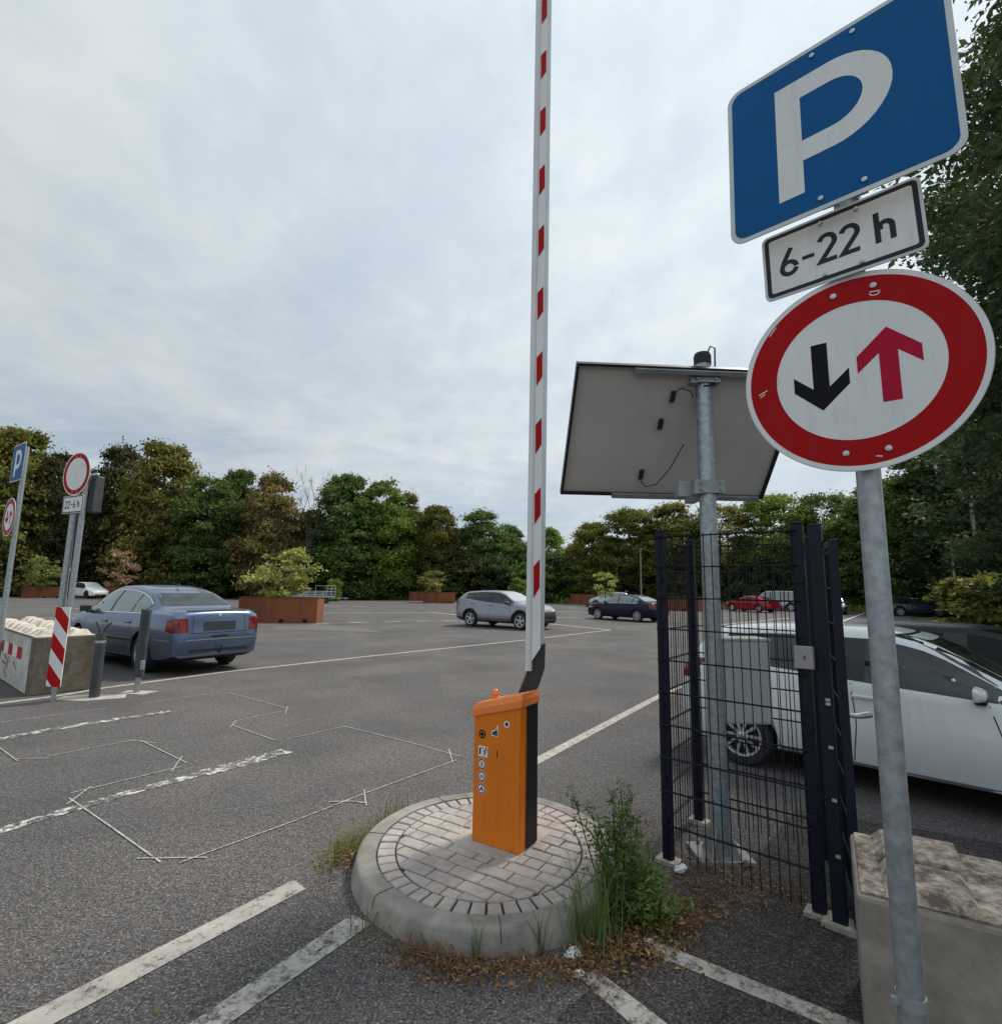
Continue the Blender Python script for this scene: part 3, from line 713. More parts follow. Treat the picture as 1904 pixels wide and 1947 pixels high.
def plate(par, M, txt, w_=.42, h_=.231, name='hours_plate'):
    k = w_/.42
    mb = MB(); mb.use('sign_edge').prism(rounded(w_, h_, .02*k), -.004, 0, M); mb.use('sign_white').prism(rounded(w_-.012*k, h_-.012*k, .016*k), 0, .0008, M)
    p = mb.build(name, None, par)
    g_ = MB(); g_.ring(rounded(w_-.016*k, h_-.016*k, .015*k), rounded(w_-.042*k, h_-.042*k, .008*k), .0008, .0014, M)
    stroke_text(g_, txt, .098*k, .145, M @ Matrix.Translation((-.005*k, 0, 0)), .0008, .0014); g_.build('lettering', 'letter_grey', p)
    sc_ = MB(); screws(sc_, [(-.04*k, .088*k), (.055*k, .088*k), (-.04*k, -.088*k), (.055*k, -.088*k)], M, .0065*k); build_each(sc_, 'screw', 'aluminium', p, smooth=40)
    return p
def round_panel(par, M, d=.6, arrows=True, name='round_panel'):
    k = d/.6
    mb = MB(); mb.use('sign_edge').prism(circle(.3*k, 96), -.004, 0, M); mb.use('sign_white').prism(circle(.298*k, 96), 0, .0006, M)
    mb.use('sign_red').ring(circle(.284*k, 96), circle((.208 if arrows else .225)*k, 96), .0006, .0012, M); p = mb.build(name, None, par)
    if arrows:
        def arr(cx_, s, mat, sg):
            q = [(0, -.105), (.072, -.036), (.072, .012), (.021, -.035), (.021, .105), (-.021, .105), (-.021, -.035), (-.072, .012), (-.072, -.036)]
            g_ = MB(); g_.prism([(cx_*k+x_*s*k, sg*y_*s*k) for x_, y_ in q], .0006, .0013, M); g_.build('arrow', mat, p)
        arr(-.088, 1.0, 'sign_black', 1); arr(.080, 1.05, 'arrow_red', -1)
    sc_ = MB(); screws(sc_, [(-.04*k, .245*k), (.06*k, .245*k), (-.04*k, -.245*k), (.06*k, -.245*k)], M, .0085*k); build_each(sc_, 'screw', 'aluminium', p, smooth=40)
    return p
def sframe(c, yaw, tilt=0, roll=0, par=None):
    r_ = Vector((math.cos(yaw), math.sin(yaw), 0)); u_ = Vector((0, 0, 1)); n_ = r_.cross(u_)
    u_ = u_*math.cos(tilt)+n_*math.sin(tilt)
    r2 = r_*math.cos(roll)+u_*math.sin(roll); u2 = u_*math.cos(roll)-r_*math.sin(roll)
    c = Vector([float(q) for q in c])
    if par is not None: c = c-par.location
    return frame_at(c, r2, u2)
def collar(mb, x_, y_, z_, r_=.034, h_=.03, yaw=0):
    mb.lathe([(r_, -h_/2), (r_, h_/2)], 20, Matrix.Translation((x_, y_, z_)))
    mb.box((x_+math.sin(yaw)*.025, y_-math.cos(yaw)*.025, z_), (.12, .02, h_*.9), rz=yaw)

SG = empty('traffic_sign', (1.066, 1.535, 0), 'close steel sign post with blue P panel, 6-22 h plate and round arrow sign', 'traffic sign')
mb = MB(); mb.tube([(0, 0, -.02), (0, 0, 3.38)], .031, 28); mb.build('post', 'galvanised', SG, smooth=50)
cl = MB()
for z_ in (2.10, 2.55, 2.66, 2.80, 2.90, 3.30): collar(cl, 0, 0, z_, yaw=-.72)
build_each(cl, 'clamp', 'galvanised_dull', SG, smooth=40)
cl = MB(); cl.lathe([(.0335, -.014), (.0335, .014)], 24, Matrix.Translation((0, 0, .655))); cl.box((-.040, -.002, .655), (.020, .010, .016)); build_each(cl, 'clamp', 'galvanised_dull', SG, smooth=40)
parking_panel(SG, sframe((.9777, 1.4529, 3.108), -.766, -.073, .007, SG))
plate(SG, sframe((1.0064, 1.5025, 2.7306), -.738, -.05, .028, SG), '6-22 h')
rpn = round_panel(SG, sframe((1.0236, 1.4917, 2.3231), -.674, -.024, .008, SG))
Ms = sframe((1.0236, 1.4917, 2.3231), -.674, -.024, .008, SG)
for pts in (arc((.062, .228), .014, 200, 330, 6), [(.05, .228), (.075, .224)], [(-.262, -.02), (-.235, -.008)], [(-.258, -.028), (-.243, -.02)], [(.03, -.262), (.045, -.265)], [(-.22, .17), (-.20, .195)]):
    mb = MB(); mb.ribbon(pts, .0028, .0013, .0018, Ms); mb.build('scuff', 'sign_white', rpn)

# left pair of sign posts, standing behind the ballast block
def scale_from_eye(p, k): return _C+(np.array(p)-_C)*k
k1 = 1.20
c_ = scale_from_eye((-5.812, 7.242, 3.136), k1); pn = np.array([c_[0]+.05, c_[1]+.08])
NS = empty('traffic_sign', (pn[0], pn[1], 0), 'red-ringed blank round sign over a 22-6 h plate on twin steel posts', 'traffic sign')
MASTB = .3
mb = MB(); mb.tube([(-.10, .0, 0), (-.07, .0, c_[2]+.3)], .045, 16); mb.build('post', 'galvanised', NS, smooth=50)
mb = MB(); mb.tube([(.01, .04, 0), (.035, .04, c_[2]+.1)], .045, 16); mb.build('post', 'galvanised', NS, smooth=50)
round_panel(NS, sframe(c_, -.406, 0, 0, NS), .6*k1, False)
c2 = scale_from_eye((-5.812+.02, 7.22, 3.136-.425), k1)
plate(NS, sframe(c2, -.40, 0, .02, NS), '22-6 h', (.42*k1*1.06), .231*k1*1.06)
mb = MB(); mb.use('bollard_grey').box((.125, .17, c_[2]-.30), (.12, .16, .62), rz=-.3); mb.use('aluminium').box((.14, .10, c_[2]+.03), (.10, .05, .05)); tag(mb.build('signal_box', None, NS, bevel=.02), 'dark grey signal housing seen from behind')
k2 = 1.10
c_ = scale_from_eye((-7.578, 8.274, 3.510), k2)
PS = empty('traffic_sign', (c_[0]+.05, c_[1]+.08, 0), 'smaller blue P sign above a narrow-looking arrow sign on a leaning steel post', 'traffic sign')
mb = MB(); mb.tube([(0, 0, 0), (0, 0, c_[2]+.3)], .038, 16); mb.build('post', 'galvanised', PS, smooth=50)
parking_panel(PS, sframe(c_, -.606, 0, 0, PS), .6*k2)
c3 = np.array([c_[0]-.02, c_[1]-.0, aty(19, 983, c_[1])[2]])
round_panel(PS, sframe(c3, -.606, 0, 0, PS), .6*k2)

# ------------------------------------------------------------------ solar mast
SM = empty('solar_mast', (1.44, 3.71, 0), 'galvanised mast with tilted solar panel and grey control cabinet inside the fence cage', 'solar mast')
mb = MB(); mb.tube([(0, 0, .02), (0, 0, 3.32)], [.058, .055], 28); mb.build('mast_pole', 'galvanised', SM, smooth=50)
mb = MB(); mb.lathe([(.060, 3.30), (.061, 3.36), (.052, 3.385), (.0, 3.39)], 24); tag(mb.build('pole_cap', 'rubber', SM, smooth=40), 'black rubber cap')
mb = MB(); mb.box((0, .02, .012), (.34, .28, .024))
for a_ in range(4):
    t = R(45+90*a_); M = Matrix.Rotation(t, 4, 'Z')
    mb.add([(.05, -.005, .024), (.13, -.005, .024), (.05, -.005, .20), (.05, .005, .024), (.13, .005, .024), (.05, .005, .20)], [(0, 1, 2), (5, 4, 3), (0, 3, 4, 1), (1, 4, 5, 2), (2, 5, 3, 0)], M)
    mb.lathe([(.012, .024), (.012, .05), (0, .05)], 8, Matrix.Rotation(R(90*a_), 4, 'Z') @ Matrix.Translation((.13, .10, 0)))
mb.build('base_plate', 'lock_grey', SM)
PM = sframe((1.318, 3.955, 2.843), .065, .694, .003, SM)
pw, ph = 1.66, 1.05
mb = MB(); mb.use('panel_back').prism([(-pw/2+.02, -ph/2+.02), (pw/2-.02, -ph/2+.02), (pw/2-.02, ph/2-.02), (-pw/2+.02, ph/2-.02)], -.016, -.006, PM)
mb.use('solar_cell').prism([(-pw/2+.02, -ph/2+.02), (pw/2-.02, -ph/2+.02), (pw/2-.02, ph/2-.02), (-pw/2+.02, ph/2-.02)], -.020, -.0165, PM)
mb.use('panel_back').box((-.77, -.335, -.004), (.018, .035, .004), PM)
sol = mb.build('solar_panel', None, SM)
mb = MB(); mb.ring([(-pw/2, -ph/2), (pw/2, -ph/2), (pw/2, ph/2), (-pw/2, ph/2)], [(-pw/2+.018, -ph/2+.018), (pw/2-.018, -ph/2+.018), (pw/2-.018, ph/2-.018), (-pw/2+.018, ph/2-.018)], -.022, .022, PM); mb.build('panel_frame', 'frame_black', sol)
mb = MB(); mb.box((.18, -ph/2+.01, .035), (1.2, .035, .03), PM); mb.box((.18, ph/2-.03, .035), (1.2, .03, .025), PM); build_each(mb, 'panel_rail', 'galvanised_dull', sol)
mb = MB()
for x_, y_ in ((-.10, .305), (-.145, .09), (-.21, -.335)): mb.box((x_, y_, .008), (.035, .085, .022), PM)
build_each(mb, 'junction_box', 'rubber', sol, bevel=.006)
mb = MB(); P_ = lambda x_, y_, z_=.03: PM @ Vector((x_, y_, z_))
mb.tube([P_(-.21, -.38), P_(-.17, -.42, .05), P_(-.10, -.38, .08), P_(-.02, -.25, .07), P_(.05, -.05, .05)], .0045, 6)
mb.tube([P_(-.10, .345), P_(-.07, .38, .05), P_(.0, .37, .06), P_(.03, .32, .05)], .0045, 6)
mb.tube([(.03, -.02, 3.385), (.05, -.03, 3.43), (.085, -.02, 3.42), (.09, 0, 3.3), (.09, 0, 3.2), (.06, -.05, 3.13), (-.02, -.06, 3.12)], .006, 6)
build_each(mb, 'cable', 'rubber', SM, smooth=60)
for zc_, nm in ((3.19, 0), (2.395, 1)):
    mb = MB(); mb.box((0, -.062, zc_), (.15, .012, .09)); mb.box((0, .062, zc_), (.15, .012, .09)); mb.box((-.085, 0, zc_), (.055, .13, .10)); mb.box((.085, 0, zc_), (.03, .13, .09)); mb.box((-.155, .045, zc_-.005), (.09, .08, .11))
    mb.box((0, .13 if nm == 0 else .2, zc_-.03), (.07, .16 if nm == 0 else .34, .05))
    for sx in (-.066, .066):
        for dz in (-.022, .022): mb.lathe([(.009, 0), (.009, .012), (0, .012)], 8, Matrix.Translation((sx, -.068, zc_+dz)) @ Matrix.Rotation(R(90), 4, 'X'))
    mb.build('pole_clamp', 'galvanised_dull', SM)
mb = MB(); mb.box((.205, .09, 1.085), (.335, .20, .535)); cab2 = mb.build('control_cabinet', 'cabinet_grey', SM, bevel=.004)
mb = MB(); mb.box((.205, -.0135, 1.085), (.31, .005, .51)); mb.build('cabinet_door', 'cabinet_grey', cab2, bevel=.002)
mb = MB(); mb.box((.205, .09, 1.362), (.35, .215, .014)); mb.build('cabinet_roof', 'cabinet_grey', cab2)
mb = MB(); mb.box((.376, .10, 1.13), (.008, .10, .12)); mb.build('vent_cover', 'lock_grey', cab2)

# ------------------------------------------------------------------ mesh fence cage and gate
A_, C_, B1, B2 = (1.08, 3.63), (1.485, 4.22), (1.705, 3.085), (1.755, 2.995)
FN = empty('mesh_fence', (A_[0], A_[1], 0), 'dark double-wire mesh fence cage standing round the solar mast', 'fence')
def fl(p, z=0): return (p[0]-A_[0], p[1]-A_[1], z)
yawAB = math.atan2(B1[1]-A_[1], B1[0]-A_[0])
D_ = (2.12, 3.70)
for p, h_ in ((A_, 2.07), (C_, 2.06), (B1, 2.07), (D_, 2.05)):
    mb = MB(); mb.box(fl(p, h_/2), (.062, .045, h_), rz=yawAB); mb.box(fl(p, h_+.006), (.066, .049, .012), rz=yawAB)
    mb.build('post', 'anthracite', FN, bevel=.004)
def mesh_panel(par, p, q, z0, z1, loc, name='mesh_panel', off=0.0):
    p = Vector((p[0], p[1])); q = Vector((q[0], q[1])); d = (q-p); ln = d.length; d.normalize(); nr = Vector((-d.y, d.x))
    mb = MB()
    k = 0; x_ = .025
    while x_ < ln-.01:
        c = p+d*x_+nr*off; mb.tube([loc((c.x, c.y), z0), loc((c.x, c.y), z1)], .0031, 4); x_ += .05
    z_ = z1-.012
    while z_ > z0:
        for s_ in (-1, 1):
            a2 = p+nr*(off+s_*.0068); b2 = q+nr*(off+s_*.0068); mb.tube([loc((a2.x, a2.y), z_), loc((b2.x, b2.y), z_)], .0039, 4)
        z_ -= .2
    return mb.build(name, 'wire_dark', par)
nb = Vector((math.sin(yawAB), -math.cos(yawAB)))*.034
mesh_panel(FN, (A_[0]-.02+nb.x, A_[1]+.015+nb.y), (B1[0]+nb.x, B1[1]+nb.y), .04, 2.045, fl)
mesh_panel(FN, (A_[0]-.02, A_[1]+.02), (C_[0], C_[1]), .04, 2.03, fl)
mesh_panel(FN, C_, D_, .04, 2.03, fl)
mb = MB()
for z_ in (.25, .5, .95, 1.75): mb.box(fl((B1[0]+nb.x*1.25, B1[1]+nb.y*1.25), z_), (.045, .02, .03), rz=yawAB); mb.box(fl((A_[0]+nb.x*1.25, A_[1]+nb.y*1.25), z_), (.03, .018, .026), rz=yawAB)
build_each(mb, 'wire_clip', 'anthracite', FN)
mb = MB(); 
for p in (A_, B1, C_): mb.box(fl(p, .012), (.14, .10, .024), rz=yawAB)
build_each(mb, 'post_foot', 'footing', FN)
GT = empty('mesh_gate', (B2[0], B2[1], 0), 'dark narrow gate seen edge-on with grey lock box and lever handle', 'gate')
def gl(p, z=0): return (p[0]-B2[0], p[1]-B2[1], z)
mb = MB(); mb.box(gl(B2, 1.03), (.066, .05, 2.06), rz=yawAB); mb.build('gate_post', 'anthracite', GT, bevel=.004)
S0 = (1.812, 2.935); S1 = (2.15, 3.62)
yg = math.atan2(S1[1]-S0[1], S1[0]-S0[0])
mb = MB(); mb.box(gl(S0, 1.0), (.06, .04, 1.94), rz=yg); mb.box(gl(S1, 1.0), (.05, .04, 1.94), rz=yg)
for z_ in (.06, 1.95): mb.box(gl(((S0[0]+S1[0])/2, (S0[1]+S1[1])/2), z_), (.74, .04, .04), rz=yg)
mb.build('gate_frame', 'anthracite', GT, bevel=.003)
mesh_panel(GT, S0, S1, .1, 1.92, gl, 'gate_mesh')
mb = MB(); q_ = gl((1.655+.0, 3.0), 1.333); mb.box(q_, (.092, .04, .118), rz=yawAB); lk = mb.build('lock_box', 'lock_grey', GT, bevel=.003)
mb = MB(); mb.box((q_[0]-.012, q_[1]-.022, 1.335), (.006, .004, .02), rz=yawAB); mb.build('keyhole', 'rubber', lk)
mb = MB(); h0 = gl((S0[0]+.02, S0[1]+.0), 1.05)
mb.tube([h0, (h0[0]+.035, h0[1]-.02, 1.05), (h0[0]+.05, h0[1]-.012, 1.05), (h0[0]+.125, h0[1]+.02, 1.05)], [.012, .013, .016, .017], 10); mb.build('lever_handle', 'galvanised', GT, smooth=50)
mb = MB()
for z_ in (1.10, 1.12, .88, .62, .35): mb.box(gl((B2[0]-.01, B2[1]-.035), z_), (.022, .012, .014), rz=yawAB)
build_each(mb, 'bolt', 'aluminium', GT)
mb = MB(); mb.box(gl((B2[0]+.005, B2[1]-.0), .014), (.16, .12, .028), rz=yawAB); mb.build('gate_foot', 'footing', GT)

# ------------------------------------------------------------------ concrete blocks
def lego_block(name, corner, ex, ey, lx, ly, h_, nx, ny, mat_side, mat_top, label, stud_h=.06, stud=.24, flat=.5, bev=.022):
    o = empty(name, (corner[0], corner[1], 0), label, 'concrete block')
    M = frame_at((0, 0, 0), (ex[0], ex[1], 0), (ey[0], ey[1], 0))
    rg = random.Random(len(label)); mb = MB(); N_ = 12
    mb.use(mat_side).box((lx/2, ly/2, h_/2), (lx, ly, h_), M)
    b = mb.build('block_body', None, o, bevel=.018, seg=2)
    tp = MB(); tp.use(mat_top).box((lx/2, ly/2, h_+.004), (lx-.03, ly-.03, .012), M)
    for i in range(nx):
        for j in range(ny):
            cx_, cy_ = lx*(i+.5)/nx, ly*(j+.5)/ny
            a_ = stud/2*rg.uniform(.92, 1.06); t_ = a_*rg.uniform(flat-.08, flat+.08); hh = stud_h*rg.uniform(.75, 1.1)
            dxr, dyr = rg.uniform(-.02, .02), rg.uniform(-.02, .02)
            vs = [(cx_+sx*a_, cy_+sy*a_, h_+.009) for sx, sy in ((-1, -1), (1, -1), (1, 1), (-1, 1))]+[(cx_+sx*t_+dxr, cy_+sy*t_+dyr, h_+.01+hh) for sx, sy in ((-1, -1), (1, -1), (1, 1), (-1, 1))]
            tp.add(vs, [(4, 5, 6, 7), (0, 1, 5, 4), (1, 2, 6, 5), (2, 3, 7, 6), (3, 0, 4, 7)], M)
    tp.build('block_top', None, o, bevel=bev, seg=2)
    return o, M
e1 = Vector((.52, -.854)); e1 = Vector((.31, .52)).normalized(); e2 = Vector((e1.y, -e1.x))
RBk, RM = lego_block('concrete_block', (1.31, 2.13), e2, e1, 1.8, .60, .60, 4, 2, 'block_plain', 'block_mottled', 'rough weathered concrete block behind the close sign post', .045, .30, .80, .006)
e1 = Vector((-.77, .64)).normalized(); e2 = Vector((-e1.y*-1, -e1.x*-1)); e2 = Vector((e1.y, -e1.x))
pA = Vector((-6.87, 8.18))
LB, LM = lego_block('concrete_block', pA, e2, e1, .76, 2.5, .84, 2, 7, 'block_mossy', 'block_top', 'mossy concrete block with pale studs behind the striped marker board', .085, .30)
mb = MB(); mb.add([(-.003, .15, .02), (-.003, 2.48, .02), (-.003, 2.48, .815), (-.003, .15, .815)], [(0, 3, 2, 1)], LM); mb.build('painted_face', 'block_pale', LB)
mb = MB()
for i, mt in enumerate(('red_film', 'sign_white', 'red_film', 'sign_white', 'red_film')):
    mb.use(mt); y_ = .70+i*.36; mb.add([(-.006, y_, .46), (-.006, y_+.36, .46), (-.006, y_+.36, .64), (-.006, y_, .64)], [(0, 3, 2, 1)], LM)
tag(mb.build('reflector_strip', None, LB), 'red and white reflector strip')
mb = MB()
def wall_line(pts, w_):
    pts = [((p[0]-.55)*3.6+.75, p[1]*.85) for p in pts]; w_ = .03
    for i in range(len(pts)-1):
        (y0, z0), (y1, z1) = pts[i], pts[i+1]; d = Vector((y1-y0, z1-z0)); d.normalize(); nx_, nz_ = -d.y*w_/2, d.x*w_/2
        mb.add([(-.005, y0+nx_, z0+nz_), (-.005, y1+nx_, z1+nz_), (-.005, y1-nx_, z1-nz_), (-.005, y0-nx_, z0-nz_)], [(0, 1, 2, 3)], LM)
for pts in ([(.80, .50), (.76, .40)], [(.92, .50), (.86, .46), (.80, .36)], [(.70, .45), (.62, .35), (.60, .32)], [(.95, .36), (.84, .34), (.80, .28)], [(.88, .25), (.84, .18), (.82, .12)], [(1.0, .48), (1.05, .36)]): wall_line(pts, .012)
tag(mb.build('graffiti', 'faded_red', LB), 'faded red scrawl')
e1b = e1; pB = pA+e2*1.05+e1*1.9
lego_block('concrete_block', pA+e1*2.62+e2*.05, e2, e1, .8, 1.8, .84, 2, 5, 'block_mossy', 'block_top', 'pale studded concrete block farther back, at the left edge', .085, .30)

# marker board and bollards
MBd = empty('marker_board', (-6.25, 7.86, 0), 'narrow red and white striped marker board on a short post', 'marker board', R(-12))
mb = MB(); mb.tube([(0, .02, 0), (0, .02, .6)], .03, 12); mb.build('post', 'galvanised', MBd, smooth=50)
Mp = frame_at((0.02, -.02, .76), (1, 0, 0), (0, 0, 1)) @ Matrix.Rotation(R(-0.5), 4, 'Z')
bw, bh = .25, 1.10
mb = MB(); mb.prism(rounded(bw, bh, .015), -.012, 0, Mp); bd = mb.build('board', 'sign_white', MBd)
for zc_ in (.40, -.03, -.46):
    sl = .235
    poly = [(-bw/2, zc_+.11+sl/2), (-bw/2, zc_-.11+sl/2), (bw/2, zc_-.11-sl/2), (bw/2, zc_+.11-sl/2)]
    poly = clip([(p[0], p[1]) for p in poly][::1], [(-bw/2, -bh/2), (bw/2, -bh/2), (bw/2, bh/2), (-bw/2, bh/2)]) or poly
    mb = MB(); mb.prism(poly, 0, .001, Mp); mb.build('red_stripe', 'red_film', bd)
B1o = empty('bollard', (-5.89, 8.18, 0), 'dark grey bollard with two broken wires sticking out of its top', 'bollard')
mb = MB(); mb.tube([(0, 0, .01), (0.0, 0, .86)], [.066, .066], 20); mb.tube([(0, 0, .862), (0, 0, .93)], [.055, .05], 16); mb.build('bollard_tube', 'bollard_grey', B1o, smooth=50)
mb = MB(); mb.tube([(-.03, 0, .9), (-.04, 0, .98), (-.1, 0, 1.09)], .010, 6); mb.tube([(.03, 0, .9), (.04, 0, .98), (.13, 0, 1.08)], .010, 6); build_each(mb, 'wire', 'rubber', B1o)
mb = MB(); mb.lathe([(.068, .78), (.07, .80), (.068, .82)], 20); mb.build('reflector_band', 'galvanised', B1o)
mb = MB(); mb.prism([(-.42, -.22), (.05, -.26), (.46, -.02), (.30, .26), (-.1, .22), (-.45, .02)], -.02, .012); mb.build('bollard_footing', 'footing', B1o)
B2o = empty('bollard', (-5.55, 8.60, 0), 'taller leaning dark bollard with slim steel foot beside the blue saloon', 'bollard')
mb = MB(); mb.tube([(0, 0, 0), (.005, 0, .3)], .042, 16); mb.build('bollard_foot', 'galvanised', B2o, smooth=50)
mb = MB(); mb.tube([(.005, 0, .24), (.02, 0, 1.24)], .07, 20); mb.tube([(.02, 0, 1.2401), (.021, 0, 1.265)], [.074, .068], 20); mb.build('bollard_tube', 'bollard_grey', B2o, smooth=50)
mb = MB(); mb.tube([(.065, -.04, .25), (.08, -.04, 1.22)], .028, 10); mb.build('folding_bar', 'bollard_grey', B2o, smooth=50)
mb = MB(); mb.box((.085, -.06, .42), (.05, .05, .14)); mb.build('padlock', 'galvanised', B2o, bevel=.01)
mb = MB(); mb.prism([(-.2, -.14), (.2, -.16), (.26, .12), (-.22, .14)], -.02, .008); mb.build('bollard_footing', 'footing', B2o)

# ------------------------------------------------------------------ cars
def pchip(tab):
    xs = [p[0] for p in tab]; ys = [p[1] for p in tab]; n_ = len(xs)
    h_ = [xs[i+1]-xs[i] for i in range(n_-1)]; dl = [(ys[i+1]-ys[i])/h_[i] for i in range(n_-1)]; d = [0]*n_
    for i in range(1, n_-1):
        if dl[i-1]*dl[i] > 0:
            w1 = 2*h_[i]+h_[i-1]; w2 = h_[i]+2*h_[i-1]; d[i] = (w1+w2)/(w1/dl[i-1]+w2/dl[i])
    d[0] = dl[0]; d[-1] = dl[-1]
    def f(x_):
        x_ = min(max(x_, xs[0]), xs[-1]); i = 0
        while i < n_-2 and x_ > xs[i+1]: i += 1
        t = (x_-xs[i])/h_[i]; a_ = ys[i]; b_ = ys[i+1]
        return (2*t**3-3*t*t+1)*a_+(t**3-2*t*t+t)*h_[i]*d[i]+(-2*t**3+3*t*t)*b_+(t**3-t*t)*h_[i]*d[i+1]
    return f
def body_mesh(P):
    T, Sh, Wd, Z0 = (pchip(P[k_]) for k_ in ('T', 'S', 'w', 'z0')); Lc = P['L']
    xs = set()
    for k_ in ('T', 'S', 'w', 'z0'): xs |= {round(p[0], 3) for p in P[k_]}
    xs |= {round(Lc*i/64, 3) for i in range(65)}
    xs = sorted(xs); q = [xs[0]]
    for x_ in xs[1:]:
        if x_-q[-1] > .012: q.append(x_)
    q[-1] = Lc; xs = q
    rings = []; tum = P.get('tum', .42)
    for x_ in xs:
        t_, s_, w_, z_ = T(x_), Sh(x_), Wd(x_), Z0(x_); s_ = min(s_, t_-.012); g_ = t_-s_
        r_ = .95*w_-tum*g_-min(.03, .3*g_)
        zm = z_+.55*(s_-z_)
        cz = P.get('crease', .0)
        sec = [(0, z_), (.80*w_, z_), (.95*w_, z_+.05), (.978*w_, z_+.16), (1.0*w_, zm-.04), (.992*w_-cz, zm+.045), (.984*w_, s_-.07), (.955*w_, s_),
               (.955*w_*.5+r_*.5+.02*min(1, g_*3), s_*.5+(t_-min(.085, .6*g_))*.5), (r_, t_-min(.085, .6*g_)), (r_-min(.035, .3*g_), t_-min(.045, .32*g_)), (r_*.82, t_-min(.016, .14*g_)), (r_*.45, t_-min(.004, .03*g_)), (0, t_)]
        rings.append([(x_, y_, zz_) for y_, zz_ in sec]+[(x_, -y_, zz_) for y_, zz_ in sec[-2:0:-1]])
    nr_ = len(rings[0]); vs = [p for rg_ in rings for p in rg_]; fs = []
    for i in range(len(rings)-1):
        for k_ in range(nr_):
            k2 = (k_+1) % nr_; fs.append((i*nr_+k_, i*nr_+k2, (i+1)*nr_+k2, (i+1)*nr_+k_))
    fs.append(tuple(range(nr_))[::-1]); b = (len(rings)-1)*nr_; fs.append(tuple(b+k_ for k_ in range(nr_)))
    return vs, fs, T, Sh, Wd, Z0
def patch(bvh, poly, axis, off=.003, res=.06):
    """lay a flat outline onto the body: axis '+y','-y' (poly in x,z), '+x','-x' (poly in y,z), 'z' (poly in x,y)"""
    bm = bmesh.new()
    P3 = {'y': lambda a_, b_: (a_, 0, b_), 'x': lambda a_, b_: (0, a_, b_), 'z': lambda a_, b_: (a_, b_, 0)}[axis[-1]]
    vs = [bm.verts.new(P3(*p)) for p in poly]
    try: f = bm.faces.new(vs)
    except ValueError: return [], []
    bmesh.ops.triangulate(bm, faces=bm.faces[:])
    ax = {'y': (0, 2), 'x': (1, 2), 'z': (0, 1)}[axis[-1]]
    for a_ in ax:
        lo = min(v.co[a_] for v in bm.verts); hi = max(v.co[a_] for v in bm.verts); n_ = int((hi-lo)/res)
        for i in range(1, n_+1):
            co = [0, 0, 0]; co[a_] = lo+(hi-lo)*i/(n_+1); no = [0, 0, 0]; no[a_] = 1
            bmesh.ops.bisect_plane(bm, geom=bm.verts[:]+bm.edges[:]+bm.faces[:], plane_co=co, plane_no=no, dist=1e-5)
    i_ = {'x': 0, 'y': 1, 'z': 2}[axis[-1]]; sg = -1 if axis[0] == '-' else 1
    d = [0, 0, 0]; d[i_] = -sg; V = []
    bm.verts.index_update()
    for v in bm.verts:
        o_ = [*v.co]; o_[i_] = sg*9
        h_ = bvh.ray_cast(Vector(o_), Vector(d))
        if h_[0] is None: h_ = bvh.find_nearest(Vector([*v.co[:i_], sg*.8, *v.co[i_+1:]]))
        n_ = h_[1]
        if n_.dot(Vector(d)) > 0: n_ = -n_
        V.append(h_[0]+n_*off)
    F_ = []
    for f in bm.faces:
        idx = [v.index for v in f.verts]
        nn_ = (V[idx[1]]-V[idx[0]]).cross(V[idx[2]]-V[idx[0]])
        F_.append(idx if nn_.dot(Vector(d)) < 0 else idx[::-1])
    bm.free(); return V, F_
def line_poly(pts, w_):
    pts = [Vector(p) for p in pts]; Lf = []; Rt = []
    for i in range(len(pts)):
        t = (pts[min(i+1, len(pts)-1)]-pts[max(i-1, 0)]).normalized(); nr = Vector((-t.y, t.x)); Lf.append(pts[i]+nr*w_/2); Rt.append(pts[i]-nr*w_/2)
    return [tuple(p) for p in Rt+Lf[::-1]]
def wheel_mesh(Rw, ww, spokes, style, rimmat='alloy'):
    t = MB(); k_ = .66; h_ = ww/2
    t.lathe([(Rw*k_, -h_*.9), (Rw*.80, -h_), (Rw*.93, -h_*.95), (Rw*.985, -h_*.75), (Rw, -h_*.45), (Rw, h_*.45), (Rw*.985, h_*.75), (Rw*.93, h_*.95), (Rw*.80, h_), (Rw*k_, h_*.9)], 40, close=True)
    r_ = MB(); rr = Rw*k_
    r_.use('trim_black').lathe([(rr*.99, -h_*.6), (rr*.99, h_*.2), (0, h_*.22)], 32)
    r_.use(rimmat).lathe([(rr*1.03, h_*.9), (rr*1.03, h_*.99), (rr*.93, h_*.97), (rr*.90, h_*.6), (rr*.93, h_*.3)], 36, cap=False)
    r_.lathe([(rr*.24, h_*.4), (rr*.24, h_*.72), (rr*.16, h_*.8), (0, h_*.8)], 20)
    for i in range(spokes):
        a_ = 2*math.pi*i/spokes; M = Matrix.Rotation(a_, 4, 'Z')
        if style == 'swirl': q = [(rr*.12, -rr*.10), (rr*.5, -rr*.22), (rr*.92, rr*.02), (rr*.88, rr*.40), (rr*.55, rr*.12), (rr*.12, rr*.10)]
        else:
            w0, w1 = (rr*.13, rr*.10) if spokes > 6 else (rr*.17, rr*.23)
            if spokes >= 9: w0, w1 = rr*.07, rr*.075
            q = [(rr*.15, -w0), (rr*.93, -w1), (rr*.93, w1), (rr*.15, w0)]
        r_.prism(q, h_*.50, h_*.78, M)
    return t, r_
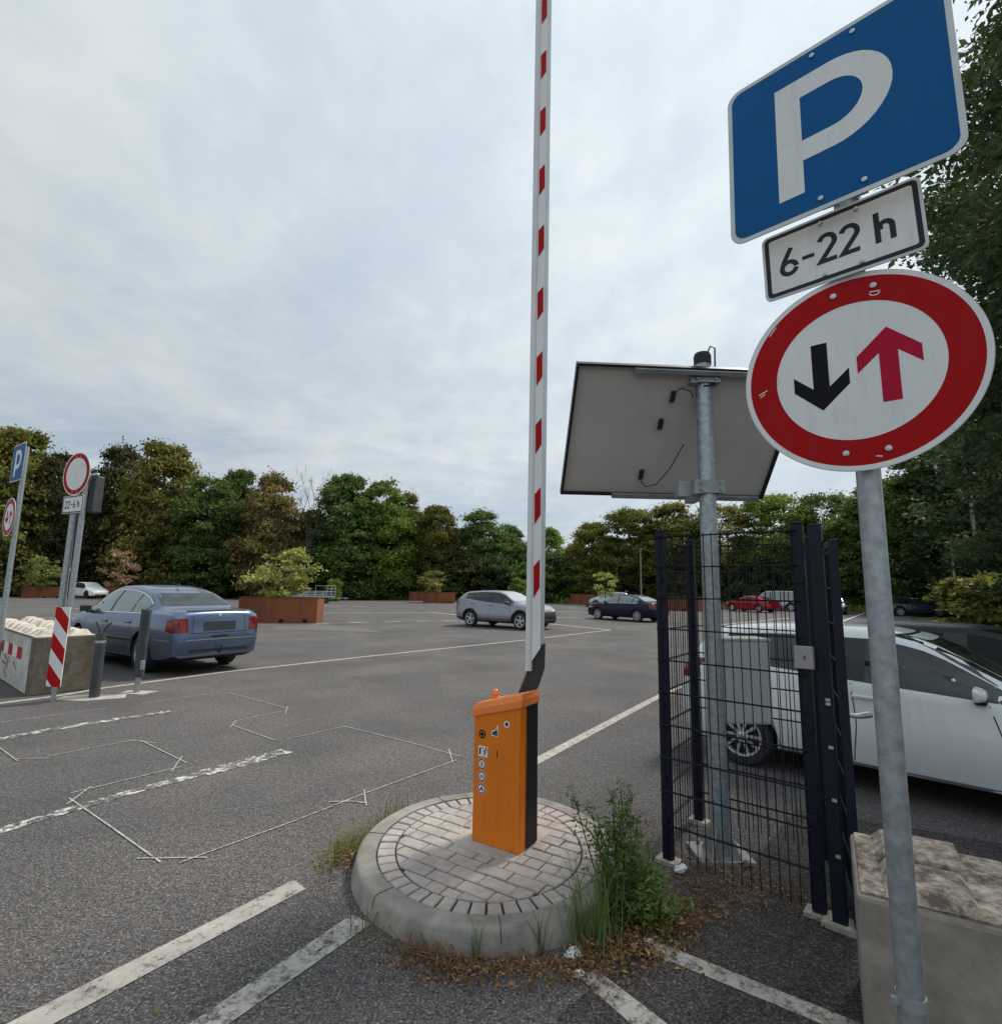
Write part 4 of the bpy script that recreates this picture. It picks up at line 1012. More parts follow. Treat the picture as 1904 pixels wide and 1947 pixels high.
def car(name, loc, rz, P, label, paint, group=None, scale=1.0, detail=True):
    root = empty(name, (loc[0], loc[1], 0), label, 'car', rz, group); root.scale = scale if hasattr(scale, '__len__') else (scale,)*3
    vs, fs, T, Sh, Wd, Z0 = body_mesh(P); oh = P['oh']; wb = P['wb']; Rw = P.get('R', .32); hw = max(p[1] for p in P['w'])
    bvh = BVHTree.FromPolygons([Vector(v) for v in vs], fs)
    sh = Matrix.Translation((-oh, 0, 0))
    me = bpy.data.meshes.new('tmp'); me.from_pydata(vs, [], fs); me.validate()
    bo = bpy.data.objects.new('tmp', me); COL.objects.link(bo); cutters = []
    for x_ in (oh, oh+wb):
        for s_ in (-1, 1):
            c = MB(); c.lathe([(Rw+.055, 0), (Rw+.055, .5)], 36, Matrix.Translation((x_, s_*(hw+.22), Rw+.01)) @ Matrix.Rotation(R(90*s_), 4, 'X'))
            cm_ = bpy.data.meshes.new('tmpc'); cm_.from_pydata([tuple(v) for v in c.v], [], c.f)
            bmc = bmesh.new(); bmc.from_mesh(cm_); bmesh.ops.recalc_face_normals(bmc, faces=bmc.faces[:]); bmc.to_mesh(cm_); bmc.free()
            co = bpy.data.objects.new('tmpc', cm_); COL.objects.link(co); cutters.append(co)
            md = bo.modifiers.new('b', 'BOOLEAN'); md.operation = 'DIFFERENCE'; md.object = co; md.solver = 'EXACT'
    bmb = bmesh.new(); bmb.from_mesh(me); bmesh.ops.recalc_face_normals(bmb, faces=bmb.faces[:]); bmb.to_mesh(me); bmb.free()
    dg = bpy.context.evaluated_depsgraph_get(); nm = bpy.data.meshes.new_from_object(bo.evaluated_get(dg))
    for o in cutters+[bo]: bpy.data.objects.remove(o, do_unlink=True)
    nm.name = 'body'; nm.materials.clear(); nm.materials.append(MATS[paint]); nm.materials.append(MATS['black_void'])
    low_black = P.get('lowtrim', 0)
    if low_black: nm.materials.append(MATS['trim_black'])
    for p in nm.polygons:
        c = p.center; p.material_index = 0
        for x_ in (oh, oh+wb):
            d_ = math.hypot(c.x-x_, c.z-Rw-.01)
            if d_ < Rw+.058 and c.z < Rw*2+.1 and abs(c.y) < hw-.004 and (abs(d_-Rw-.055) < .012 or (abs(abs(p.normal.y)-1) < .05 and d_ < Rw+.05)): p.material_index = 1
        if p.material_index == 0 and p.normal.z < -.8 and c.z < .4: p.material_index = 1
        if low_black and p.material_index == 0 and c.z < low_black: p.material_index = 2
    nm.transform(sh); body = link('body', nm, root, smooth=38)
    def lay(nm_, mat, specs, parent=root, off=.003, res=.07, lab=None):
        mb = MB()
        for ax, poly in specs:
            V, F_ = patch(bvh, poly, ax, off, res); mb.add(V, F_, sh)
        if mb.v:
            o = mb.build(nm_, mat, parent, smooth=60)
            if lab: o['label'] = lab
            return o
    # side windows between pillar positions
    bot = lambda x_: Sh(x_)+.018
    topw = lambda x_: T(x_)-P.get('rail', .108)
    gls = P.get('glass', 'car_glass')
    for s_ in ('+y', '-y'):
        for xa, xb in P['win']:
            n_ = 12; pts_t = []; pts_b = []
            for i in range(n_+1):
                x_ = xa+(xb-xa)*i/n_; t_ = min(topw(x_), P.get('wtop', 9)); b_ = bot(x_)
                if t_-b_ > .012: pts_t.append((x_, t_)); pts_b.append((x_, b_))
            if len(pts_t) > 2: lay('side_window', gls, [(s_, pts_b+pts_t[::-1])])
        if P.get('dlo'):
            xa, xb = P['dlo']; lay('window_surround', 'trim_black', [(s_, [(xa+(xb-xa)*i/16, bot(xa+(xb-xa)*i/16)-.006) for i in range(17)]+[(xa+(xb-xa)*i/16, max(topw(xa+(xb-xa)*i/16)+.008, bot(xa+(xb-xa)*i/16))) for i in range(16, -1, -1)])], off=.0016)
        if P.get('chrome_dlo'):
            xa, xb = P['chrome_dlo']; pts = [(xa+(xb-xa)*i/22, topw(xa+(xb-xa)*i/22)+.012) for i in range(23)]
            pts = [p for p in pts if p[1] > bot(p[0])-.01]
            lay('window_trim', 'chrome', [(s_, line_poly(pts, .014)), (s_, line_poly([(xa+(xb-xa)*i/10, bot(xa+(xb-xa)*i/10)-.012) for i in range(11)], .014))], off=.0045)
    zb, zt, yb, yt = P['wind']; lay('windscreen', P.get('glass_f', gls), [('+x', [(-yb, zb), (yb, zb), (yb*.5+yt*.5+.01, (zb+zt)/2), (yt, zt), (-yt, zt), (-yb*.5-yt*.5-.01, (zb+zt)/2)])])
    zb, zt, yb, yt = P['rear']; lay('rear_window', P.get('glass_r', gls), [('-x', [(-yb, zb), (yb, zb), (yt, zt), (-yt, zt)])])
    for s_ in (1, -1):
        y0, y1, z0, z1, xw = P['tail']
        lay('tail_light', 'tail_red', [('-x', [(s_*y0, z0), (s_*y1, z0), (s_*y1, z1), (s_*(y0+.03), z1)]), ('+y' if s_ > 0 else '-y', [(.07, z0), (xw, z0+.02), (xw-.02, z1-.03), (.07, z1)])], off=.0045, res=.022)
        y0, y1, z0, z1, xw = P['head']
        lay('headlight', 'head_lens', [('+x', [(s_*y0, z0), (s_*y1, z0+.02), (s_*y1, z1), (s_*y0, z1-.03)]), ('+y' if s_ > 0 else '-y', [(P['L']-xw, z0+.06), (P['L']-.16, z0), (P['L']-.16, z1-.02), (P['L']-xw, z1)])], off=.004, res=.03)
    gy, gz0, gz1 = P['grille']; lay('grille', 'trim_black', [('+x', [(-gy, gz0), (gy, gz0), (gy*1.05, gz1), (-gy*1.05, gz1)])], off=.004)
    py, pz0, pz1 = P.get('plate', (.26, .62, .73)); lay('number_plate', 'plate_dark', [('-x', [(-py, pz0), (py, pz0), (py, pz1), (-py, pz1)])], off=.005)
    sd_ = MB()
    for s_ in ('+y', '-y'):
        for ln in P.get('seams', []):
            V, F_ = patch(bvh, line_poly(ln, .009), s_, .0012, .08); sd_.add(V, F_, sh)
    if sd_.v: build_each(sd_, 'door_seam', 'seam', root, smooth=60)
    if P.get('arch'):
        for s_ in ('+y', '-y'):
            for x_ in (oh, oh+wb): lay('wheel_arch_trim', 'trim_black', [(s_, line_poly([(x_+(Rw+.075)*math.cos(R(a_)), Rw+.01+(Rw+.075)*math.sin(R(a_))) for a_ in range(-5, 186, 10)], .055))], off=.006)
    for nm_, mat, ln, w_, ax in P.get('strips', []):
        for s_ in (('+y', '-y') if ax == 'y' else (ax,)): lay(nm_, mat, [(s_, line_poly(ln, w_))], off=.006)
    for s_ in (1, -1):
        for hx, hz in P.get('handles', []):
            h_ = bvh.ray_cast(Vector((hx, s_*3, hz)), Vector((0, -s_, 0)))
            if h_[0]:
                mb = MB(); mb.box((h_[0].x-oh, h_[0].y+s_*.018, hz), (.20, .024, .032)); mb.build('door_handle', paint, root, bevel=.01, smooth=60)
        mx_, mz_ = P['mirror']; h_ = bvh.ray_cast(Vector((mx_, s_*3, mz_-.06)), Vector((0, -s_, 0)))
        yy = h_[0].y if h_[0] else s_*hw*.9
        mb = MB(); M = Matrix.Translation((mx_-oh, yy+s_*.115, mz_+.015))
        mb.use(P.get('mirror_mat', paint)); hh_ = [(-.05, -.11, -.055), (-.05, .11, -.065), (-.05, .11, .055), (-.05, -.11, .065), (.045, -.075, -.035), (.035, .085, -.035), (.03, .085, .03), (.04, -.075, .04)]
        mb.add([(p[0], p[1]*s_, p[2]) for p in hh_], [q if s_ > 0 else q[::-1] for q in ((0, 3, 2, 1), (4, 5, 6, 7), (0, 1, 5, 4), (1, 2, 6, 5), (2, 3, 7, 6), (3, 0, 4, 7))], M)
        mb.use('trim_black').box((mx_-oh-.01, yy+s_*.02, mz_-.045), (.09, .16, .06)); mb.build('wing_mirror', None, root, bevel=.025, seg=3, smooth=50)
    nsp, sty = P.get('spokes', (5, 'bar'))
    tm, rm = wheel_mesh(Rw, .205, nsp, sty, P.get('rim', 'alloy')); first = None
    for x_ in (0, wb):
        for s_ in (1, -1):
            if first is None:
                w_ = tm.build('wheel', 'rubber', root, smooth=40); rm.build('rim', None, w_, smooth=35); first = w_
            else: w_ = copy_tree(first, root)
            w_.location = (x_, s_*(hw-.125), Rw); w_.rotation_euler = (R(-90) if s_ > 0 else R(90), R(23*x_), 0)
    for f_ in P.get('extra', []): f_(root, bvh, sh, lay)
    return root

def sedan(**kw):
    P = dict(L=4.80, oh=1.06, wb=2.80, R=.32,
      T=[(0, .66), (.03, .88), (.06, .99), (.10, 1.045), (.16, 1.06), (.55, 1.075), (.68, 1.09), (1.35, 1.355), (1.75, 1.43), (2.3, 1.47), (2.75, 1.458), (3.0, 1.405), (3.75, 1.03), (3.88, .985), (4.45, .88), (4.68, .75), (4.78, .58), (4.80, .50)],
      S=[(0, .60), (.06, .90), (.16, .97), (.55, .99), (1.0, .985), (3.6, .93), (3.85, .91), (4.45, .80), (4.7, .64), (4.8, .46)],
      w=[(0, .70), (.03, .76), (.12, .815), (.30, .85), (.8, .875), (2, .882), (3.7, .875), (4.3, .845), (4.6, .77), (4.75, .66), (4.8, .54)],
      z0=[(0, .36), (.08, .28), (.6, .20), (4.2, .19), (4.7, .22), (4.8, .30)],
      win=[(2.50, 3.62), (1.62, 2.42), (1.08, 1.57)], dlo=(1.04, 3.66), wind=(1.06, 1.40, .70, .53), rear=(1.115, 1.385, .65, .53), tail=(.56, .812, .70, .93, .27),
      head=(.42, .76, .62, .74, .50), grille=(.30, .62, .76), plate=(.26, .68, .79), mirror=(3.36, 1.0), handles=[(2.62, .80), (1.62, .82)],
      seams=[[(2.46, .95), (2.47, .6), (2.44, .28)], [(3.48, .90), (3.52, .6), (3.50, .28)], [(1.45, .95), (1.50, .75), (1.62, .55), (1.70, .28)]], spokes=(5, 'bar'))
    P.update(kw); return P
def suv(**kw):
    P = dict(L=4.41, oh=.92, wb=2.64, R=.345,
      T=[(0, .75), (.03, .95), (.09, 1.12), (.25, 1.30), (.40, 1.43), (.50, 1.48), (.9, 1.535), (1.7, 1.57), (2.2, 1.56), (2.5, 1.51), (3.28, 1.13), (3.46, 1.065), (4.02, .97), (4.28, .84), (4.38, .66), (4.41, .56)],
      S=[(0, .68), (.09, 1.0), (.3, 1.20), (.7, 1.20), (1.2, 1.13), (1.9, 1.06), (3.2, .99), (3.46, .975), (4.02, .90), (4.3, .74), (4.41, .5)],
      w=[(0, .74), (.04, .80), (.2, .87), (.9, .905), (2, .90), (3.5, .90), (4.0, .87), (4.28, .78), (4.38, .68), (4.41, .58)],
      z0=[(0, .40), (.1, .30), (.6, .23), (3.8, .22), (4.3, .25), (4.41, .33)], crease=.028, lowtrim=.40,
      win=[(2.02, 3.16), (.72, 1.92)], dlo=(.66, 3.22), wind=(1.15, 1.50, .72, .56), rear=(1.16, 1.42, .60, .52), arch=1, rail=.088, tail=(.40, .80, .95, 1.06, .22),
      head=(.36, .80, .74, .83, .55), grille=(.55, .44, .72), plate=(.26, .62, .72), mirror=(2.98, 1.06), mirror_mat='trim_black', handles=[(2.12, .95), (1.05, 1.0)],
      seams=[[(1.96, 1.0), (1.96, .6), (1.93, .36)], [(3.02, .97), (3.08, .7), (3.02, .36)], [(.92, 1.05), (.98, .9), (1.22, .6), (1.30, .36)]], spokes=(5, 'swirl'), tum=.40,
      strips=[('sill_trim', 'chrome', [(1.3, .345), (2.2, .335), (3.0, .33)], .035, 'y')])
    P.update(kw); return P
def hatch(**kw):
    P = dict(L=3.98, oh=.72, wb=2.49, R=.305,
      T=[(0, .68), (.03, .88), (.10, 1.03), (.28, 1.30), (.40, 1.40), (.5, 1.425), (1.2, 1.475), (1.85, 1.475), (2.22, 1.42), (2.94, 1.06), (3.08, 1.0), (3.55, .88), (3.82, .72), (3.95, .56), (3.98, .48)],
      S=[(0, .62), (.10, .95), (.4, 1.06), (.9, 1.04), (1.8, .98), (2.94, .91), (3.08, .90), (3.55, .79), (3.85, .62), (3.98, .42)],
      w=[(0, .70), (.04, .77), (.2, .83), (.8, .865), (1.8, .865), (2.9, .86), (3.45, .83), (3.75, .74), (3.92, .62), (3.98, .50)],
      z0=[(0, .36), (.1, .27), (.5, .20), (3.5, .19), (3.85, .22), (3.98, .30)], crease=.012,
      win=[(1.86, 2.84), (.98, 1.62), (.62, .9)], dlo=(.56, 2.88), wind=(1.06, 1.43, .70, .54), rear=(1.05, 1.37, .58, .50), tail=(.46, .82, .84, 1.06, .30),
      head=(.40, .76, .62, .76, .75), grille=(.42, .34, .46), plate=(.26, .62, .73), mirror=(2.68, .99), handles=[(1.86, .86), (.92, .90)],
      seams=[[(1.75, .97), (1.78, .6), (1.74, .28)], [(2.72, .91), (2.80, .6), (2.76, .28)], [(.80, 1.0), (.86, .85), (1.04, .55), (1.10, .28)]], spokes=(10, 'bar'), tum=.40)
    P.update(kw); return P
def skoda_extra(root, bvh, sh, lay):
    lay('boot_lip', 'trim_black', [('-x', line_poly([(-.56, 1.042), (0, 1.052), (.56, 1.042)], .016))], off=.008)
    lay('badge', 'chrome', [('-x', circle(.035, 14, (0, .985)))], off=.006)
    lay('bumper_strip', 'chrome', [('-x', line_poly([(-.70, .575), (0, .58), (.70, .575)], .022)), ('+y', line_poly([(.12, .575), (.62, .578)], .022)), ('-y', line_poly([(.12, .575), (.62, .578)], .022))], off=.007)
    lay('boot_seam', 'seam', [('-x', line_poly([(-.52, .685), (.52, .685)], .012)), ('-x', line_poly([(-.50, .69), (-.47, 1.03)], .008)), ('-x', line_poly([(.50, .69), (.47, 1.03)], .008))], off=.0025)
    lay('bumper_slot', 'trim_black', [('-x', line_poly([(-.16, .625), (.16, .625)], .03)), ('-x', line_poly([(-.55, .40), (.55, .40)], .05))], off=.003)
    mb = MB(); mb.tube([(-.95, 0, .36), (-1.10, 0, .36), (-1.13, 0, .40), (-1.13, 0, .47)], .016, 8); mb.build('tow_hook', 'trim_black', root, smooth=60)
    mb = MB(); mb.add([(.52, -.012, 1.452), (.66, -.018, 1.462), (.66, .018, 1.462), (.52, .012, 1.452), (.54, 0, 1.505), (.58, 0, 1.505)], [(0, 1, 5, 4), (2, 3, 4, 5), (0, 4, 3), (1, 2, 5)]); mb.build('roof_antenna', 'trim_black', root)
skP = sedan(chrome_dlo=(1.04, 3.66), strips=[('rub_strip', 'chrome', [(1.42, .555), (2.4, .55), (3.5, .545)], .016, 'y'), ('rub_band', 'trim_black', [(1.42, .525), (2.4, .52), (3.5, .515)], .04, 'y'), ('sill_strip', 'chrome', [(1.45, .275), (2.4, .265), (3.4, .26)], .018, 'y')],
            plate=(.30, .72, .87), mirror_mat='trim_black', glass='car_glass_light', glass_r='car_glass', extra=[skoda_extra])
car('parked_car', (-6.26, 11.155), R(146.3), skP, 'blue-grey saloon car with red tail lights parked behind the bollards', 'paint_blue', scale=(1.06, 1.03, 1.11))
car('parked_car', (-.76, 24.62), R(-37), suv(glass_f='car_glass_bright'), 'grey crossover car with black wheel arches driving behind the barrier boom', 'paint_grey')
car('parked_car', (7.97, 29.79), R(131), sedan(L=4.55, oh=.98, wb=2.65, spokes=(10, 'bar'),
    T=[(0, .70), (.03, .90), (.08, 1.0), (.30, 1.05), (.42, 1.07), (1.25, 1.36), (1.7, 1.42), (2.1, 1.43), (2.5, 1.40), (2.75, 1.36), (3.4, 1.03), (3.55, .98), (4.15, .87), (4.42, .74), (4.53, .56), (4.55, .48)],
    S=[(0, .62), (.08, .90), (.4, .965), (1.0, .965), (3.3, .92), (3.55, .90), (4.15, .80), (4.45, .62), (4.55, .44)],
    w=[(0, .70), (.03, .76), (.25, .85), (.8, .89), (2, .89), (3.5, .885), (4.05, .85), (4.35, .77), (4.5, .66), (4.55, .54)], z0=[(0, .36), (.08, .28), (.6, .20), (3.9, .19), (4.45, .22), (4.55, .30)],
    win=[(2.25, 3.32), (1.30, 2.17), (.95, 1.24)], dlo=(.9, 3.36), wind=(1.05, 1.37, .70, .54), rear=(1.1, 1.36, .66, .54), chrome_dlo=(.95, 3.34), mirror=(3.02, .98), handles=[(2.3, .82), (1.35, .84)],
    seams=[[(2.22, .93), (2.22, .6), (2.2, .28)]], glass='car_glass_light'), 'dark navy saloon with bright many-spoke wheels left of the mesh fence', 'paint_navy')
whP = hatch(glass='car_glass', strips=[('sill_strip', 'paint_silver', [(1.1, .262), (2.0, .252), (2.75, .25)], .03, 'y')])
car('parked_car', (2.93, 6.10), R(-44), whP, 'silvery white hatchback standing close behind the mesh fence cage', 'paint_white', scale=.93)
car('parked_car', (5.15, 7.55), R(-46), hatch(R=.31, glass='car_glass_dark'), 'black hatchback hidden behind the white hatchback, only its roof showing', 'paint_black', scale=.90)
q = at(168, 1138); car('parked_car', (q[0]-2.0, q[1]+1.6), R(-28), suv(L=4.7, oh=.95, wb=2.85, glass_f='car_glass_bright', T=[(0, .8), (.04, 1.0), (.25, 1.2), (.5, 1.35), (1.0, 1.53), (1.7, 1.62), (2.2, 1.61), (2.7, 1.52), (3.5, 1.10), (3.7, 1.03), (4.2, .92), (4.55, .78), (4.67, .6), (4.7, .5)],
    S=[(0, .7), (.25, 1.05), (1.0, 1.06), (3.4, .98), (3.7, .95), (4.2, .85), (4.6, .66), (4.7, .44)], w=[(0, .74), (.2, .86), (.9, .92), (3.5, .92), (4.2, .87), (4.55, .76), (4.7, .58)], z0=[(0, .4), (.1, .3), (.6, .23), (4.1, .22), (4.6, .25), (4.7, .33)],
    win=[(2.1, 3.3), (1.0, 2.0)], dlo=(.8, 3.36), grille=(.5, .30, .38), lowtrim=.30, rim='trim_black', seams=[], strips=[], wind=(1.12, 1.55, .74, .58), rear=(1.2, 1.5, .6, .5), mirror=(3.0, 1.06), handles=[]), 'small white rounded crossover far off beside a rusty planter', 'paint_white_far')
q = at(1447, 1165); car('parked_car', (q[0]+.55, q[1]+.55), R(118), sedan(L=4.4, oh=.95, wb=2.58, T=[(0, .70), (.08, .98), (.30, 1.02), (.42, 1.04), (1.15, 1.30), (1.6, 1.36), (2.0, 1.37), (2.4, 1.34), (3.2, 1.0), (3.4, .95), (4.0, .84), (4.3, .7), (4.4, .48)],
    S=[(0, .62), (.08, .88), (1.0, .94), (3.2, .90), (3.4, .87), (4.0, .77), (4.3, .6), (4.4, .42)], w=[(0, .70), (.25, .83), (.8, .86), (3.3, .86), (3.9, .82), (4.3, .7), (4.4, .54)], z0=[(0, .36), (.08, .28), (.6, .20), (3.7, .19), (4.3, .22), (4.4, .30)],
    win=[(2.1, 3.1), (1.2, 2.0)], dlo=(1.1, 3.14), wind=(1.02, 1.31, .66, .5), rear=(1.08, 1.3, .6, .5), mirror=(2.85, .95), handles=[], seams=[], rim='head_lens'), 'bright red car far off behind the mesh fence', 'paint_red')
vanT = [(0, .8), (.04, 1.1), (.14, 1.55), (.22, 1.72), (.4, 1.78), (1.2, 1.82), (2.6, 1.80), (2.9, 1.74), (3.6, 1.20), (3.8, 1.12), (4.2, 1.0), (4.42, .82), (4.5, .5)]
vanP = suv(L=4.5, oh=.85, wb=2.75, T=vanT, S=[(0, .7), (.14, 1.02), (3.4, 1.02), (3.8, .98), (4.2, .88), (4.45, .66), (4.5, .46)], w=[(0, .76), (.2, .86), (.9, .89), (3.6, .88), (4.2, .84), (4.4, .76), (4.5, .6)], z0=[(0, .4), (.1, .3), (.6, .23), (3.9, .22), (4.4, .25), (4.5, .33)],
    win=[(2.5, 3.4), (1.4, 2.4), (.35, 1.3)], dlo=(.3, 3.45), wind=(1.2, 1.7, .72, .6), rear=(1.1, 1.65, .66, .6), tail=(.62, .82, .8, 1.2, .2), mirror=(3.2, 1.1), handles=[], seams=[], strips=[], lowtrim=.3, tum=.3, glass='car_glass_light', spokes=(5, 'bar'))
q = aty(1478, 1160, 50); car('parked_car', (q[0]+1.2, q[1]), R(152), vanP, 'grey people carrier standing half behind the bright red car', 'paint_silver')
q = at(1612, 1170); car('parked_car', (q[0]+1.0, q[1]+3.4), R(240), hatch(), 'small dark car facing us in deep tree shade right of the gate', 'paint_dark')
q = at(1722, 1172); car('parked_car', (q[0]-.2, q[1]+.9), R(-12), suv(glass='car_glass', T=[(0, .75), (.04, 1.0), (.12, 1.2), (.3, 1.36), (.5, 1.43), (1.2, 1.46), (2.2, 1.44), (2.55, 1.38), (3.2, 1.05), (3.4, 1.0), (4.02, .88), (4.28, .75), (4.38, .6), (4.41, .5)], S=[(0, .66), (.12, .95), (1.6, .97), (3.2, .92), (3.4, .9), (4.02, .8), (4.3, .66), (4.41, .45)], wind=(1.06, 1.40, .7, .55), rear=(1.05, 1.36, .6, .52), strips=[], seams=[], lowtrim=.2, spokes=(8, 'bar'), mirror=(2.85, 1.0)), 'dark estate car right of the close sign post near the dark trees', 'paint_dark')
q = aty(1172, 1150, 52); car('parked_car', (q[0]+.6, q[1]), R(165), hatch(glass='car_glass_light', seams=[]), 'pale silver car just behind the dark navy saloon', 'paint_silver')

# ------------------------------------------------------------------ planters, trailer, poles
def planter(c, w_, d_, h_, rz, label, slots=True):
    o = empty('steel_planter', (c[0], c[1], 0), label, 'planter', rz, 'rusty steel planters on the car park')
    mb = MB(); t = .03
    mb.ring([(-w_/2, -d_/2), (w_/2, -d_/2), (w_/2, d_/2), (-w_/2, d_/2)], [(-w_/2+t, -d_/2+t), (w_/2-t, -d_/2+t), (w_/2-t, d_/2-t), (-w_/2+t, d_/2-t)], .0, h_)
    mb.build('planter_wall', 'corten', o)
    mb = MB(); mb.ring([(-w_/2-.03, -d_/2-.03), (w_/2+.03, -d_/2-.03), (w_/2+.03, d_/2+.03), (-w_/2-.03, d_/2+.03)], [(-w_/2+.06, -d_/2+.06), (w_/2-.06, -d_/2+.06), (w_/2-.06, d_/2-.06), (-w_/2+.06, d_/2-.06)], h_+.001, h_+.02); mb.build('planter_rim', 'corten', o)
    mb = MB(); mb.prism([(-w_/2+t, -d_/2+t), (w_/2-t, -d_/2+t), (w_/2-t, d_/2-t), (-w_/2+t, d_/2-t)], h_-.15, h_-.07); mb.build('soil', 'soil', o)
    if slots:
        mb = MB()
        for s_ in (.05, .35): mb.box((w_*s_, -d_/2-.002, .085), (.20, .008, .16)); mb.box((w_*s_, d_/2+.002, .085), (.20, .008, .16))
        build_each(mb, 'forklift_slot', 'black_void', o)
    return o
planter((-9.85, 24.85), 3.4, 1.15, 1.09, R(4), 'large rusty steel planter behind the blue-grey saloon')
q = at(75, 1137); planter((q[0]-.5, q[1]+1.0), 3.2, 1.9, 1.1, R(36), 'rusty planter at the far left holding a green sapling')
q = at(197, 1137); planter((q[0], q[1]+.3), 3.3, 1.9, 1.1, R(30), 'rusty planter in front of the white crossover')
q = at(829, 1147); planter((q[0]+.2, q[1]+1.0), 3.3, 1.9, 1.1, R(6), 'rusty planter with yellowish bushy sapling left of the grey crossover')
q = at(800, 1143); planter((q[0]-.4, q[1]+3.0), 3.0, 1.9, 1.05, R(10), 'rusty planter half hidden behind another one left of the grey crossover')
q = at(1118, 1149); planter((q[0]-.2, q[1]+1.2), 3.2, 1.9, 1.1, R(-12), 'rusty planter beyond the dark navy saloon, farther left one')
q = at(1150, 1155); planter((q[0]-.2, q[1]+1.0), 2.6, 1.9, 1.05, R(-20), 'rusty planter holding the yellow-green sapling right behind the dark navy saloon')
q = at(1300, 1162); planter((q[0]+.3, q[1]+1.0), 3.0, 1.9, 1.15, R(-25), 'dark red-brown planter seen through the left side of the fence cage')

q = at(616, 1148)
TR = empty('flatbed_trailer', (q[0], q[1], 0), 'low empty flatbed trailer with mesh sides beside the large planter', 'trailer', R(-8))
mb = MB(); mb.box((-1.6, .9, .62), (3.6, 1.8, .10)); mb.build('bed', 'galvanised_dull', TR)
mb = MB()
for y_ in (.0, 1.8):
    for x_ in (-3.4, -2.6, -1.8, -1.0, -.2): mb.tube([(x_, y_, .62), (x_, y_, 1.10)], .022, 6)
    for z_ in (.80, .95, 1.10): mb.tube([(-3.4, y_, z_), (.2, y_, z_)], .018, 6)
for y_ in (.0, .9, 1.8): mb.tube([(.2, y_, .62), (.2, y_, 1.62)], .025, 6)
for z_ in (1.1, 1.35, 1.62): mb.tube([(.2, 0, z_), (.2, 1.8, z_)], .022, 6)
mb.tube([(-.9, 0, 1.1), (-.9, 0, 1.62), (.2, 0, 1.62)], .022, 6); mb.build('side_rail', 'aluminium', TR)
mb = MB(); mb.box((1.0, .9, .52), (1.7, .09, .09)); mb.tube([(1.6, .9, .1), (1.6, .9, .62)], .03, 8); mb.build('drawbar', 'galvanised_dull', TR)
for x_ in (-1.45, -.70):
    for y_ in (-.05, 1.85):
        t, r_ = wheel_mesh(.29, .17, 5, 'bar'); w_ = t.build('wheel', 'rubber', TR, smooth=40); r_.build('rim', None, w_, smooth=35); w_.location = (x_, y_, .29); w_.rotation_euler = (R(90), 0, 0)
mb = MB(); mb.prism([(-1.85, .36), (-1.80, .52), (-1.6, .66), (-.55, .66), (-.35, .52), (-.3, .36), (-.42, .36), (-.6, .58), (-1.55, .58), (-1.73, .36)], -.15, .02, frame_at((0, 0, 0), (1, 0, 0), (0, 0, 1))); mb.build('mudguard', 'galvanised_dull', TR)

def lamp(x_, ytop, ybase, Y, r_, label, sign=None, mat='wood_post', lean=0):
    b = aty(x_, ybase, Y); b[2] = 0; zt = aty(x_, ytop, Y)[2]
    o = empty('lamp_post', (b[0], b[1], 0), label, 'lamp post')
    mb = MB(); mb.tube([(0, 0, -.02), (lean*.5, 0, zt*.5), (lean, 0, zt)], [r_*1.2, r_, r_*.8], 10); mb.build('pole', mat, o, smooth=60)
    mb = MB(); mb.box((lean, -.12, zt+.05), (.16, .5, .10)); mb.build('lamp_head', 'galvanised_dull', o, bevel=.03)
    if sign:
        z_ = aty(x_, sign, Y)[2]; mb = MB(); mb.box((-.05, -r_-.02, z_), (.50, .012, .30)); mb.build('notice_plate', 'sign_white', o)
    return o
lamp(124, 930, 1138, 48, .075, 'thin pole with small white notice left of the white crossover', 1083, 'wood_post')
lamp(1219, 1045, 1150, 55, .07, 'thin pole with small white notice behind the dark navy saloon', 1136, 'wood_post')
lamp(1866, 905, 1150, 26, .075, 'slim pale pole in front of the dark trees at the right edge', None, 'bark_pale')
lamp(1818, 1035, 1145, 34, .06, 'shorter faint pole among the dark trees left of the slim pale pole', None, 'wood_post')
q = aty(1738, 1135, 48); SBo = empty('notice_board', (q[0], q[1], 0), 'tiny white notice on a post in the dark trees above the estate car', 'notice')
mb = MB(); mb.tube([(0, 0, 0), (0, 0, 2.1)], .04, 8); mb.build('post', 'galvanised', SBo); mb = MB(); mb.prism([(-.25, 0), (.25, 0), (.0, .6)], -.01, .01, frame_at((0, -.06, 1.3), (1, 0, 0), (0, 0, 1))); mb.build('notice', 'sign_white', SBo)

